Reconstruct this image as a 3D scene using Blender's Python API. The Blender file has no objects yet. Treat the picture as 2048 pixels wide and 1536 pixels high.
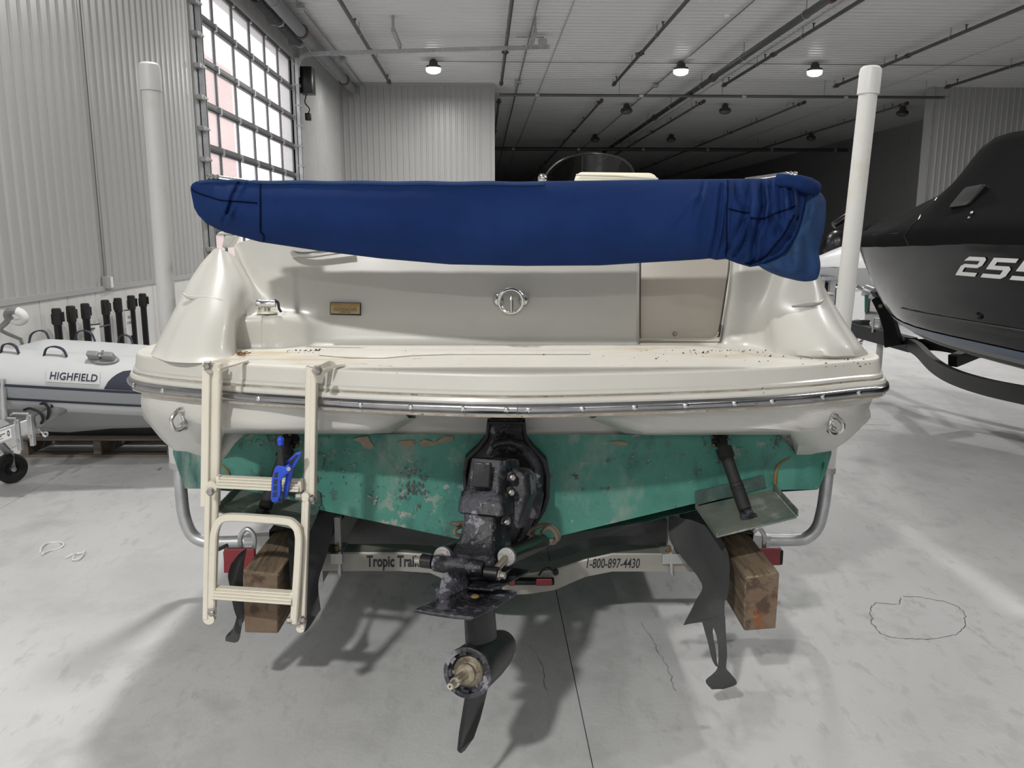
import bpy, bmesh, math, random
from mathutils import Vector, Matrix, noise
random.seed(7)
S = bpy.context.scene
COL = S.collection
V = Vector
# ------------------------------------------------------------------ camera, world, light, exposure
F, PITCH, YAW, EYE = 1620.0, math.radians(10.42), math.radians(2.11), 1.6
cd = bpy.data.cameras.new('camera'); cd.sensor_width = 36; cd.lens = 36 * F / 2048; cd.clip_end = 300
cam = bpy.data.objects.new('camera', cd); COL.objects.link(cam)
cam.location = (0, 0, EYE); cam.rotation_euler = (math.pi / 2 - PITCH, 0, -YAW); S.camera = cam
S.view_settings.view_transform = 'Standard'; S.view_settings.look = 'None'
S.view_settings.gamma = 1; S.view_settings.use_curve_mapping = False
S.view_settings.exposure = -0.06
w = bpy.data.worlds.new('world'); S.world = w; w.use_nodes = True
wn = w.node_tree.nodes; wn['Background'].inputs[0].default_value = (0.92, 0.95, 1.0, 1); wn['Background'].inputs[1].default_value = 2.6
LAMPS = [(u, v, p * k) for v, p in ((18.9, 125.0), (11.6, 150.0), (4.3, 138.0)) for u, k in ((-1.04, 1.1), (4.47, .9), (7.5, .8))]
LAMPS += [(-1.9, -2.7, 450.0), (4.47, -3.0, 25.0), (9.5, -3.0, 25.0), (-1.04, -10.3, 360.0), (4.47, -10.3, 160.0)]  # rearmost row is unseen fill, added to lift the shade under the canvas
CEIL = 5.43
for u, v, watts in LAMPS:
        ld = bpy.data.lights.new('lamp', 'AREA'); ld.shape = 'DISK'; ld.size = 0.34; ld.energy = watts
        ld.color = (1.0, 0.985, 0.955)
        lo = bpy.data.objects.new('lamp', ld); COL.objects.link(lo); lo.location = (u, v, CEIL - 0.34)

# ------------------------------------------------------------------ picture to place helpers
CY, SY = math.cos(YAW), math.sin(YAW)
def ray(px, py):
    rx = (px - 1024) / F; uy = -(py - 768) / F
    return V((rx, math.cos(PITCH) + uy * math.sin(PITCH), -math.sin(PITCH) + uy * math.cos(PITCH)))
def at(px, py, d):                       # point seen at px,py standing d metres ahead
    r = ray(px, py); return V((0, 0, EYE)) + r * (d / r.y)
def atz(px, py, z):
    r = ray(px, py); return V((0, 0, EYE)) + r * ((z - EYE) / r.z)
def toW(p): return V((p[0] * CY + p[1] * SY, -p[0] * SY + p[1] * CY, p[2]))
def toC(p): return V((p[0] * CY - p[1] * SY, p[0] * SY + p[1] * CY, p[2]))
def bz(px, py, z): return toW(atz(px, py, z))
def bu(px, py, u):
    r = toW(ray(px, py)); return V((0, 0, EYE)) + r * (u / r.x)
def bv(px, py, v):
    r = toW(ray(px, py)); return V((0, 0, EYE)) + r * (v / r.y)

# ------------------------------------------------------------------ geometry helper
def basis(d):
    d = V(d).normalized(); a = V((0, 0, 1)) if abs(d.z) < 0.9 else V((1, 0, 0))
    x = d.cross(a).normalized(); return x, x.cross(d).normalized(), d
class G:
    def __init__(s, C=True): s.v = []; s.f = []; s.C = C
    def add(s, vs, fs):
        n = len(s.v); s.v += [V(p) for p in vs]; s.f += [tuple(i + n for i in f) for f in fs]; return s
    def hexa(s, p):                      # 8 corners: bottom 4 then top 4, both counter-clockwise
        return s.add(p, [(3, 2, 1, 0), (4, 5, 6, 7), (0, 1, 5, 4), (1, 2, 6, 5), (2, 3, 7, 6), (3, 0, 4, 7)])
    def box(s, a, b):
        x0, x1 = sorted((a[0], b[0])); y0, y1 = sorted((a[1], b[1])); z0, z1 = sorted((a[2], b[2]))
        return s.hexa([(x0, y0, z0), (x1, y0, z0), (x1, y1, z0), (x0, y1, z0), (x0, y0, z1), (x1, y0, z1), (x1, y1, z1), (x0, y1, z1)])
    def obox(s, c, ax, ay, az):          # oriented box: centre and three half vectors
        c, ax, ay, az = V(c), V(ax), V(ay), V(az)
        return s.hexa([c - ax - ay - az, c + ax - ay - az, c + ax + ay - az, c - ax + ay - az, c - ax - ay + az, c + ax - ay + az, c + ax + ay + az, c - ax + ay + az])
    def bar(s, p0, p1, w, h, up=(0, 0, 1)):
        p0, p1 = V(p0), V(p1); d = (p1 - p0); x = d.cross(V(up)).normalized(); z = x.cross(d).normalized()
        return s.obox((p0 + p1) / 2, x * w / 2, d / 2, z * h / 2)
    def rings(s, rs, closed=True, cap=True):
        n = len(rs[0]); vs = [p for r in rs for p in r]; fs = []
        for i in range(len(rs) - 1):
            for j in range(n if closed else n - 1):
                k = (j + 1) % n; fs.append((i * n + j, i * n + k, (i + 1) * n + k, (i + 1) * n + j))
        if cap and closed:
            fs.append(tuple(range(n - 1, -1, -1))); fs.append(tuple(range((len(rs) - 1) * n, len(rs) * n)))
        return s.add(vs, fs)
    def cyl(s, p0, p1, r0, r1=None, n=16, cap=True):
        r1 = r0 if r1 is None else r1; p0, p1 = V(p0), V(p1); x, y, d = basis(p1 - p0)
        rs = [[p + (x * math.cos(2 * math.pi * i / n) + y * math.sin(2 * math.pi * i / n)) * r for i in range(n)] for p, r in ((p0, r0), (p1, r1))]
        return s.rings(rs, True, cap)
    def lathe(s, p0, axis, prof, n=20):  # prof: (distance along axis, radius)
        x, y, d = basis(axis); p0 = V(p0)
        return s.rings([[p0 + d * t + (x * math.cos(2 * math.pi * i / n) + y * math.sin(2 * math.pi * i / n)) * max(r, 1e-5) for i in range(n)] for t, r in prof])
    def tube(s, path, r, n=8, closed=False, sx=1.0):
        P = [V(p) for p in path]; m = len(P); rs = []; px = None
        for i in range(m):
            a = P[(i - 1) % m] if (closed or i > 0) else P[i]; b = P[(i + 1) % m] if (closed or i < m - 1) else P[i]
            d = (b - a).normalized()
            if px is None: px, py, _ = basis(d)
            else:
                px = (px - d * px.dot(d)).normalized()
            py = d.cross(px); rr = r[i] if isinstance(r, (list, tuple)) else r
            rs.append([P[i] + (px * math.cos(2 * math.pi * k / n) * sx + py * math.sin(2 * math.pi * k / n)) * rr for k in range(n)])
        if closed: rs.append(rs[0])
        return s.rings(rs, True, not closed)
    def slab(s, poly, t):                # polygon (3-d points) pushed along vector t
        n = len(poly); t = V(t); a = [V(p) for p in poly]; b = [p + t for p in a]
        return s.add(a + b, [tuple(range(n - 1, -1, -1)), tuple(range(n, 2 * n))] + [(i, (i + 1) % n, n + (i + 1) % n, n + i) for i in range(n)])
    def frame(s, outer, inner, t):       # ring between two equal-length outlines
        n = len(outer); t = V(t); o = [V(p) for p in outer]; i_ = [V(p) for p in inner]
        vs = o + i_ + [p + t for p in o] + [p + t for p in i_]; fs = []
        for k in range(n):
            m = (k + 1) % n
            fs += [(k, m, n + m, n + k), (2 * n + k, 3 * n + k, 3 * n + m, 2 * n + m), (k, 2 * n + k, 2 * n + m, m), (n + k, n + m, 3 * n + m, 3 * n + k)]
        return s.add(vs, fs)
    def grid(s, rows): return s.rings(rows, False, False)
    def sheet(s, rows, t):               # grid with thickness vector t
        n = len(rows[0]); m = len(rows); t = V(t)
        a = [V(p) for r in rows for p in r]; b = [p + t for p in a]; N = n * m; fs = []
        for i in range(m - 1):
            for j in range(n - 1):
                q = (i * n + j, i * n + j + 1, (i + 1) * n + j + 1, (i + 1) * n + j); fs.append(q); fs.append(tuple(N + k for k in reversed(q)))
        bd = [(0, j) for j in range(n)] + [(i, n - 1) for i in range(1, m)] + [(m - 1, j) for j in range(n - 2, -1, -1)] + [(i, 0) for i in range(m - 2, 0, -1)]
        ids = [i * n + j for i, j in bd]
        for k in range(len(ids)):
            p, q = ids[k], ids[(k + 1) % len(ids)]; fs.append((p, q, N + q, N + p))
        return s.add(a + b, fs)
    def ball(s, c, r, n=12, m=8, sc=(1, 1, 1)):
        c = V(c); return s.rings([[c + V((math.sin(max(.01, min(math.pi - .01, math.pi * i / m))) * math.cos(2 * math.pi * j / n) * r * sc[0], math.sin(max(.01, min(math.pi - .01, math.pi * i / m))) * math.sin(2 * math.pi * j / n) * r * sc[1], math.cos(math.pi * i / m) * r * sc[2])) for j in range(n)] for i in range(m + 1)])
def spline(pts, n):                      # Catmull-Rom through points, n samples per span
    P = [V(p) for p in pts]; P = [P[0] * 2 - P[1]] + P + [P[-1] * 2 - P[-2]]; out = []
    for i in range(1, len(P) - 2):
        a, b, c, d = P[i - 1:i + 3]
        for k in range(n):
            t = k / n; out.append(((b * 2) + (c - a) * t + (a * 2 - b * 5 + c * 4 - d) * t * t + (b * 3 - a - c * 3 + d) * t ** 3) / 2)
    out.append(P[-2]); return out
def resample(pts, n):
    P = [V(p) for p in pts]; L = [0]
    for a, b in zip(P, P[1:]): L.append(L[-1] + (b - a).length)
    out = []; k = 0
    for i in range(n):
        t = L[-1] * i / (n - 1)
        while k < len(P) - 2 and L[k + 1] < t: k += 1
        q = (t - L[k]) / max(1e-9, L[k + 1] - L[k]); out.append(P[k].lerp(P[k + 1], min(1, max(0, q))))
    return out
def lerp1(tab, x):
    if x <= tab[0][0]: return tab[0][1]
    for (a, p), (b, q) in zip(tab, tab[1:]):
        if x <= b: return p + (q - p) * (x - a) / (b - a)
    return tab[-1][1]
def smooth1(tab, x):                     # smooth (cosine-free monotone-ish) interpolation
    xs = [t[0] for t in tab]
    if x <= xs[0]: return tab[0][1]
    if x >= xs[-1]: return tab[-1][1]
    for i in range(len(tab) - 1):
        if x <= xs[i + 1]:
            def sl(k):
                if k <= 0 or k >= len(tab) - 1: return 0.0 if len(tab) < 3 else (tab[min(k + 1, len(tab) - 1)][1] - tab[max(k - 1, 0)][1]) / (xs[min(k + 1, len(tab) - 1)] - xs[max(k - 1, 0)])
                return (tab[k + 1][1] - tab[k - 1][1]) / (xs[k + 1] - xs[k - 1])
            h = xs[i + 1] - xs[i]; t = (x - xs[i]) / h; a, b = tab[i][1], tab[i + 1][1]; m0, m1 = sl(i) * h, sl(i + 1) * h
            return (2 * t ** 3 - 3 * t * t + 1) * a + (t ** 3 - 2 * t * t + t) * m0 + (-2 * t ** 3 + 3 * t * t) * b + (t ** 3 - t * t) * m1
def font_mesh(txt, size, shear=0.0, bold=0.0, spacing=1.0):
    cu = bpy.data.curves.new('lettering', 'FONT'); cu.body = txt; cu.size = size; cu.shear = shear; cu.offset = bold; cu.space_character = spacing
    cu.fill_mode = 'FRONT'; cu.resolution_u = 3; o = bpy.data.objects.new('lettering', cu); COL.objects.link(o)
    dg = bpy.context.evaluated_depsgraph_get(); me = bpy.data.meshes.new_from_object(o.evaluated_get(dg))
    vs = [tuple(v.co) for v in me.vertices]; fs = [tuple(p.vertices) for p in me.polygons]
    bpy.data.objects.remove(o); bpy.data.meshes.remove(me); bpy.data.curves.remove(cu)
    x0 = min(v[0] for v in vs); x1 = max(v[0] for v in vs); y0 = min(v[1] for v in vs); y1 = max(v[1] for v in vs)
    return [((v[0] - x0) / (x1 - x0), (v[1] - y0) / (y1 - y0)) for v in vs], fs
def put_text(g, txt, fn, shear=0.0, bold=0.0, spacing=1.0):  # fn maps (0..1, 0..1) to a point
    vs, fs = font_mesh(txt, 1.0, shear, bold, spacing); return g.add([fn(a, b) for a, b in vs], fs)
def quad_map(bl, br, tr, tl, push=(0, 0, 0)):
    bl, br, tr, tl, push = V(bl), V(br), V(tr), V(tl), V(push)
    return lambda a, b: bl.lerp(br, a).lerp(tl.lerp(tr, a), b) + push

# ------------------------------------------------------------------ objects
def props(o, label=None, cat=None, group=None, kind=None):
    if label: o['label'] = label
    if cat: o['category'] = cat
    if group: o['group'] = group
    if kind: o['kind'] = kind
    return o
def thing(name, label, cat, loc, C=True, group=None):
    o = bpy.data.objects.new(name, None); COL.objects.link(o); o.empty_display_size = 0.1
    o.location = toW(loc) if C else V(loc); o['o'] = list(o.location)
    return props(o, label, cat, group)
def origin(o): return V(o['o'])
def obj(name, g, m, parent=None, label=None, cat=None, group=None, kind=None, smooth=35, bevel=0, org=None, seg=2, sub=0):
    P = [toW(p) if g.C else p for p in g.v]
    if parent is not None: og = origin(parent)
    elif org is not None: og = toW(org) if g.C else V(org)
    else: og = V((sum(p.x for p in P) / len(P), sum(p.y for p in P) / len(P), min(p.z for p in P)))
    me = bpy.data.meshes.new(name); me.from_pydata([p - og for p in P], [], g.f); me.validate()
    bm = bmesh.new(); bm.from_mesh(me); bmesh.ops.recalc_face_normals(bm, faces=bm.faces)
    if bevel:
        es = [e for e in bm.edges if len(e.link_faces) == 2 and e.calc_face_angle(0) > 0.6]
        bmesh.ops.bevel(bm, geom=es, offset=bevel, segments=seg, profile=0.5, affect='EDGES', clamp_overlap=True)
    bm.to_mesh(me); bm.free()
    if smooth:
        me.shade_smooth(); me.set_sharp_from_angle(angle=math.radians(smooth))
    me.materials.append(m); o = bpy.data.objects.new(name, me); COL.objects.link(o)
    if sub:
        md = o.modifiers.new('subsurf', 'SUBSURF'); md.levels = sub; md.render_levels = sub
    if parent is not None: o.parent = parent; o['o'] = list(og)
    else: o.location = og; o['o'] = list(og)
    return props(o, label, cat, group, kind)
def dup(root, dloc, label=None, rot=0, group=None):
    r = root.copy(); COL.objects.link(r); r.location = root.location + V(dloc); r.rotation_euler.z += rot
    if label: r['label'] = label
    for ch in list(root.children):
        c = ch.copy(); COL.objects.link(c); c.parent = r
        for gch in ch.children:
            d = gch.copy(); COL.objects.link(d); d.parent = c
    return r

# ------------------------------------------------------------------ materials
def mat(name, col, rough=0.5, metal=0.0, var=0.0, vs=6.0, bump=0.0, bs=60.0, patches=(), spec=0.5, aniso=None, coat=0.0, rvar=0.0):
    m = bpy.data.materials.new(name); m.use_nodes = True; nt = m.node_tree; N = nt.nodes; L = nt.links
    b = N['Principled BSDF']; b.inputs['Roughness'].default_value = rough; b.inputs['Metallic'].default_value = metal
    b.inputs['Specular IOR Level'].default_value = spec; b.inputs['Coat Weight'].default_value = coat; b.inputs['Coat Roughness'].default_value = 0.08
    tc = N.new('ShaderNodeTexCoord'); src = tc.outputs['Object']
    if aniso:
        mp = N.new('ShaderNodeMapping'); mp.inputs['Scale'].default_value = aniso; L.new(src, mp.inputs[0]); src = mp.outputs[0]
    def nz(scale, detail=5.0, rough_=0.6, s=None):
        n = N.new('ShaderNodeTexNoise'); n.inputs['Scale'].default_value = scale; n.inputs['Detail'].default_value = detail; n.inputs['Roughness'].default_value = rough_; L.new(s or src, n.inputs['Vector']); return n.outputs['Fac']
    def rng(o, a, c, lo=0.0, hi=1.0):
        r = N.new('ShaderNodeMapRange'); L.new(o, r.inputs[0]); r.inputs[1].default_value = a; r.inputs[2].default_value = c; r.inputs[3].default_value = lo; r.inputs[4].default_value = hi; return r.outputs[0]
    c = N.new('ShaderNodeRGB'); c.outputs[0].default_value = (*col, 1); out = c.outputs[0]
    if var:
        mx = N.new('ShaderNodeMix'); mx.data_type = 'RGBA'; mx.blend_type = 'MULTIPLY'; mx.inputs[0].default_value = 1.0
        L.new(out, mx.inputs[6]); v_ = rng(nz(vs), 0.25, 0.75, 1 - var, 1 + var)
        cb = N.new('ShaderNodeCombineColor'); [L.new(v_, cb.inputs[i]) for i in range(3)]; L.new(cb.outputs[0], mx.inputs[7]); out = mx.outputs[2]
    rsrc = None
    for p in patches:                    # (colour, scale, threshold, softness[, roughness, stretch])
        pc, sc, th, so = p[:4]; s2 = None
        if len(p) > 5 and p[5]:
            mp = N.new('ShaderNodeMapping'); mp.inputs['Scale'].default_value = p[5]; L.new(tc.outputs['Object'], mp.inputs[0]); s2 = mp.outputs[0]
        k = rng(nz(sc, 7.0, 0.65, s2), th - so, th + so)
        if len(p) > 6:                   # a second, coarser mask so that patches gather
            mu = N.new('ShaderNodeMath'); mu.operation = 'MULTIPLY'; L.new(k, mu.inputs[0]); L.new(rng(nz(p[6], 3.0), 0.48, 0.62), mu.inputs[1]); k = mu.outputs[0]
        mx = N.new('ShaderNodeMix'); mx.data_type = 'RGBA'; L.new(k, mx.inputs[0]); L.new(out, mx.inputs[6]); mx.inputs[7].default_value = (*pc, 1); out = mx.outputs[2]
        if len(p) > 4 and p[4] is not None:
            mr = N.new('ShaderNodeMix'); mr.data_type = 'FLOAT'; L.new(k, mr.inputs[0])
            if rsrc: L.new(rsrc, mr.inputs[2])
            else: mr.inputs[2].default_value = rough
            mr.inputs[3].default_value = p[4]; rsrc = mr.outputs[0]
    L.new(out, b.inputs['Base Color'])
    if rsrc: L.new(rsrc, b.inputs['Roughness'])
    elif rvar: L.new(rng(nz(vs * 1.7), 0.3, 0.7, rough - rvar, rough + rvar), b.inputs['Roughness'])
    if bump:
        bp = N.new('ShaderNodeBump'); bp.inputs['Strength'].default_value = bump; bp.inputs['Distance'].default_value = 0.01
        L.new(nz(bs, 6.0), bp.inputs['Height']); L.new(bp.outputs[0], b.inputs['Normal'])
    return m
def emit(name, col, s):
    m = bpy.data.materials.new(name); m.use_nodes = True; N = m.node_tree.nodes; e = N.new('ShaderNodeEmission'); e.inputs[0].default_value = (*col, 1); e.inputs[1].default_value = s
    m.node_tree.links.new(e.outputs[0], N['Material Output'].inputs[0]); return m
def glassy(name, col, trans, rough=0.1, translucent=0.0):
    m = bpy.data.materials.new(name); m.use_nodes = True; nt = m.node_tree; N = nt.nodes; L = nt.links; N.remove(N['Principled BSDF'])
    t = N.new('ShaderNodeBsdfTransparent'); t.inputs[0].default_value = (*col, 1); g = N.new('ShaderNodeBsdfGlossy'); g.inputs['Roughness'].default_value = rough
    g.inputs[0].default_value = (0.8, 0.8, 0.8, 1); base = t.outputs[0]
    if translucent:
        tl = N.new('ShaderNodeBsdfTranslucent'); tl.inputs[0].default_value = (*col, 1); mx = N.new('ShaderNodeMixShader'); mx.inputs[0].default_value = translucent
        L.new(t.outputs[0], mx.inputs[1]); L.new(tl.outputs[0], mx.inputs[2]); base = mx.outputs[0]
    mx = N.new('ShaderNodeMixShader'); mx.inputs[0].default_value = 1 - trans; L.new(base, mx.inputs[1]); L.new(g.outputs[0], mx.inputs[2]); L.new(mx.outputs[0], N['Material Output'].inputs[0]); return m
M = {}
M['concrete'] = mat('concrete_floor', (0.50, 0.50, 0.502), 0.48, var=0.14, vs=1.1, spec=0.35, bump=0.12, bs=45, patches=[((0.58, 0.58, 0.585), 0.7, 0.56, 0.14, 0.42, (1.0, 0.55, 1)), ((0.40, 0.40, 0.402), 2.6, 0.62, 0.10, 0.55), ((0.05, 0.05, 0.05), 38, 0.745, 0.01), ((0.46, 0.46, 0.46), 19, 0.60, 0.05, None, (1, .4, 1))])
M['cast'] = mat('cast_concrete', (0.64, 0.63, 0.615), 0.85, var=0.10, vs=2.5, bump=0.2, bs=60, patches=[((0.55, 0.54, 0.53), 5, 0.63, 0.1), ((0.14, 0.14, 0.14), 30, 0.745, 0.01), ((0.58, 0.57, 0.555), 2.2, 0.58, 0.1, None, (1, 3, .6))])
M['steel_white'] = mat('white_sheet_steel', (0.40, 0.40, 0.397), 0.36, var=0.03, vs=1.5)
M['ceil'] = mat('white_ceiling_steel', (0.60, 0.60, 0.597), 0.33, var=0.03, vs=0.8)
M['seam'] = mat('dark_joint', (0.12, 0.12, 0.12), 0.8)
M['galv'] = mat('galvanised_steel', (0.50, 0.51, 0.52), 0.42, 0.75, var=0.18, vs=14, rvar=0.1)
M['galv_dull'] = mat('weathered_galvanised', (0.42, 0.42, 0.41), 0.5, 0.55, var=0.2, vs=9, patches=[((0.30, 0.27, 0.22), 9, 0.66, 0.06)])
M['beam'] = mat('aluminium_beam', (0.30, 0.288, 0.262), 0.5, 0.35, var=0.15, vs=7, patches=[((0.30, 0.27, 0.20), 14, 0.66, 0.08)])
M['pipe'] = mat('dark_steel_pipe', (0.085, 0.088, 0.09), 0.45, 0.3, var=0.1, vs=4)
M['pipe_big'] = mat('grey_painted_pipe', (0.20, 0.205, 0.21), 0.5, 0.1)
M['coupling'] = mat('red_brown_coupling', (0.085, 0.048, 0.043), 0.5)
M['conduit'] = mat('steel_conduit', (0.30, 0.30, 0.30), 0.4, 0.6)
M['door_frame'] = mat('door_aluminium', (0.13, 0.132, 0.135), 0.45, 0.3, var=0.06)
M['door_dark'] = mat('door_dark_strip', (0.035, 0.036, 0.038), 0.5)
M['black'] = mat('black_plastic', (0.006, 0.006, 0.0065), 0.32)
M['rubber'] = mat('black_rubber', (0.011, 0.011, 0.0115), 0.7, bump=0.2, bs=120)
M['gel'] = mat('white_gelcoat', (0.53, 0.52, 0.482), 0.38, var=0.02, vs=3, coat=0.12, patches=[((0.49, 0.475, 0.43), 3.2, 0.62, 0.12, 0.42), ((0.20, 0.17, 0.12), 55, 0.775, 0.01)])
M['gel_deck'] = mat('stained_gelcoat', (0.60, 0.58, 0.525), 0.42, var=0.04, vs=4, patches=[((0.50, 0.41, 0.27), 3.4, 0.545, 0.05, 0.5, (1.0, 3.0, 3), 1.1), ((0.40, 0.32, 0.22), 22, 0.64, 0.04, None, None, 1.6), ((0.40, 0.33, 0.23), 70, 0.74, 0.02)])
M['gel_rim'] = mat('streaked_gelcoat', (0.54, 0.528, 0.487), 0.34, var=0.03, vs=3, coat=0.15, patches=[((0.50, 0.43, 0.30), 14, 0.665, 0.05, None, (1, 1, 0.12), 1.6), ((0.42, 0.30, 0.17), 30, 0.71, 0.03, None, (.35, 1, 1.2), 3.0)])
M['gel_low'] = mat('hull_gelcoat', (0.53, 0.522, 0.49), 0.33, var=0.03, vs=3, patches=[((0.52, 0.45, 0.33), 12, 0.68, 0.05, None, (1, 1, 0.1), 1.7), ((0.40, 0.34, 0.25), 26, 0.72, 0.03, None, None, 3.0)])
M['door_panel'] = mat('cream_door_panel', (0.52, 0.475, 0.415), 0.4, var=0.03, vs=3)
M['green'] = mat('green_bottom_paint', (0.046, 0.195, 0.152), 0.62, var=0.22, vs=2.4, bump=0.25, bs=50, patches=[((0.085, 0.255, 0.20), 1.9, 0.60, 0.1), ((0.24, 0.28, 0.24), 2.4, 0.61, 0.07, None, (1, 1, .6)), ((0.025, 0.09, 0.085), 4.5, 0.60, 0.07, None, (1, 1, .5)), ((0.30, 0.285, 0.26), 15, 0.60, 0.02, None, None, 2.3), ((0.05, 0.05, 0.05), 20, 0.615, 0.015, None, None, 3.1), ((0.32, 0.31, 0.29), 48, 0.69, 0.02), ((0.22, 0.19, 0.135), 9, 0.70, 0.015)])
M['tab_light'] = mat('pale_primer', (0.24, 0.235, 0.21), 0.8, var=0.3, vs=40)
M['flaked'] = mat('flaked_brown_patch', (0.24, 0.20, 0.14), 0.8, var=0.2, vs=30, bump=0.3, bs=90)
M['rust_drip'] = mat('rust_brown_drip', (0.18, 0.11, 0.03), 0.6, var=0.3, vs=40)
M['chrome'] = mat('stainless_steel', (0.62, 0.62, 0.61), 0.16, 1.0, var=0.06, vs=20)
M['rail'] = mat('rub_rail_steel', (0.36, 0.36, 0.37), 0.2, 1.0, var=0.15, vs=16, patches=[((0.2, 0.19, 0.18), 22, 0.68, 0.04, 0.5)])
M['blue'] = mat('blue_canvas', (0.007, 0.023, 0.095), 0.85, var=0.14, vs=5, bump=0.12, bs=320, spec=0.12, patches=[((0.010, 0.029, 0.108), 3, 0.58, 0.1)])
M['blue_worn'] = mat('faded_blue_canvas', (0.020, 0.046, 0.125), 0.8, var=0.16, vs=6, bump=0.15, bs=260, spec=0.12, patches=[((0.028, 0.064, 0.125), 4, 0.58, 0.08)])
M['blue_seam'] = mat('dark_blue_thread', (0.003, 0.006, 0.022), 0.95, spec=0.05)
M['cream'] = mat('cream_vinyl', (0.72, 0.69, 0.55), 0.4, var=0.03)
M['ladder'] = mat('cream_painted_aluminium', (0.66, 0.62, 0.525), 0.4, var=0.04, vs=9, patches=[((0.30, 0.26, 0.20), 30, 0.70, 0.03, None, None, 5)])
M['drive'] = mat('corroded_black_drive', (0.009, 0.0095, 0.012), 0.36, spec=0.4, var=0.25, vs=12, bump=0.4, bs=55, patches=[((0.042, 0.042, 0.054), 9, 0.50, 0.02, 0.5), ((0.20, 0.20, 0.225), 10, 0.585, 0.015, 0.5), ((0.12, 0.12, 0.135), 55, 0.615, 0.03), ((0.012, 0.013, 0.015), 14, 0.60, 0.02, 0.35)])
M['drive_clean'] = mat('black_drive_paint', (0.007, 0.0075, 0.009), 0.34, var=0.2, vs=10, bump=0.1, bs=60, patches=[((0.20, 0.20, 0.21), 45, 0.72, 0.02, 0.6), ((0.025, 0.025, 0.03), 9, 0.60, 0.05)])
M['shield'] = mat('black_transom_housing', (0.008, 0.008, 0.0085), 0.5, var=0.2, vs=12, bump=0.2, bs=50, patches=[((0.13, 0.13, 0.13), 16, 0.66, 0.04, 0.7)])
M['bronze'] = mat('corroded_shaft_metal', (0.34, 0.30, 0.23), 0.5, 0.7, var=0.35, vs=30, bump=0.3, bs=90, patches=[((0.17, 0.13, 0.09), 22, 0.58, 0.05, 0.8)])
M['shaft'] = mat('pale_spline_steel', (0.55, 0.50, 0.40), 0.35, 0.9, var=0.2, vs=50)
M['bolt'] = mat('bolt_steel', (0.38, 0.36, 0.33), 0.4, 0.8, var=0.2, vs=60)
M['alu'] = mat('cast_aluminium', (0.26, 0.255, 0.25), 0.45, 0.6, var=0.2, vs=30, bump=0.2, bs=80)
M['tab'] = mat('weathered_trim_tab', (0.165, 0.18, 0.155), 0.6, 0.2, var=0.3, vs=9, bump=0.2, bs=60, patches=[((0.30, 0.32, 0.28), 9, 0.62, 0.04), ((0.05, 0.12, 0.11), 6, 0.6, 0.06), ((0.35, 0.29, 0.20), 30, 0.7, 0.03)])
M['tab_dark'] = mat('tarnished_hinge', (0.06, 0.10, 0.09), 0.6, 0.2, var=0.4, vs=20, patches=[((0.16, 0.15, 0.10), 20, 0.62, 0.04)])
M['hose'] = mat('brown_rubber_hose', (0.14, 0.115, 0.085), 0.7, var=0.15, vs=30)
M['carpet'] = mat('grey_bunk_carpet', (0.055, 0.057, 0.057), 0.95, var=0.2, vs=10, bump=0.4, bs=200)
M['wood'] = mat('weathered_timber', (0.19, 0.14, 0.092), 0.75, var=0.2, vs=5, bump=0.3, bs=30, patches=[((0.085, 0.055, 0.034), 9, 0.54, 0.08, None, (9, 0.7, 9)), ((0.36, 0.27, 0.18), 7, 0.62, 0.08, None, (8, .5, 8)), ((0.05, 0.03, 0.02), 14, 0.70, 0.02, None, (10, .35, 10))])
M['wood_end'] = mat('timber_end_grain', (0.15, 0.105, 0.07), 0.8, var=0.25, vs=12, bump=0.3, bs=60, patches=[((0.065, 0.04, 0.027), 16, 0.55, 0.05), ((0.21, 0.065, 0.018), 14, 0.60, 0.05, None, (1, 1, .45)), ((0.31, 0.24, 0.17), 12, 0.66, 0.05)])
M['pallet'] = mat('pallet_wood', (0.20, 0.165, 0.135), 0.85, var=0.2, vs=5, bump=0.3, bs=40, patches=[((0.12, 0.095, 0.075), 7, 0.6, 0.08, None, (.6, 8, 8))])
M['pvc'] = mat('white_plastic_pipe', (0.68, 0.675, 0.655), 0.42, var=0.03, vs=3, patches=[((0.58, 0.53, 0.42), 3, 0.62, 0.1), ((0.3, 0.29, 0.27), 40, 0.74, 0.02)])
M['pvc_grey'] = mat('greyed_plastic_pipe', (0.50, 0.50, 0.495), 0.45, var=0.03, vs=3, patches=[((0.36, 0.36, 0.36), 30, 0.73, 0.02), ((0.45, 0.45, 0.44), 5, 0.6, 0.08)])
M['red'] = mat('red_lamp_lens', (0.20, 0.012, 0.02), 0.3, spec=0.6)
M['amber'] = mat('dull_orange_reflector', (0.22, 0.10, 0.06), 0.4)
M['bolt_rust'] = mat('rusted_bolt', (0.20, 0.14, 0.06), 0.6, 0.4, var=0.3, vs=40)
M['ink'] = mat('black_print', (0.015, 0.015, 0.018), 0.6)
M['clamp'] = mat('blue_clamp_plastic', (0.010, 0.060, 0.52), 0.4)
M['hull_black'] = mat('black_hull_gloss', (0.007, 0.007, 0.0078), 0.10, spec=0.24, coat=0.0)
M['cover_black'] = mat('black_boat_cover', (0.010, 0.010, 0.0103), 0.95, var=0.1, vs=3, bump=0.1, bs=200, spec=0.04)
M['stripe_blue'] = mat('slate_blue_stripe', (0.09, 0.13, 0.19), 0.3)
M['white'] = mat('white_print', (0.75, 0.75, 0.75), 0.5)
M['frame_black'] = mat('black_powder_coat', (0.010, 0.010, 0.0105), 0.45, spec=0.25)
M['rib_tube'] = mat('pale_grey_inflatable', (0.53, 0.54, 0.55), 0.5, var=0.03, vs=3)
M['rib_strake'] = mat('grey_rubbing_strake', (0.27, 0.28, 0.30), 0.5)
M['navy'] = mat('navy_fabric', (0.016, 0.019, 0.04), 0.6)
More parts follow.
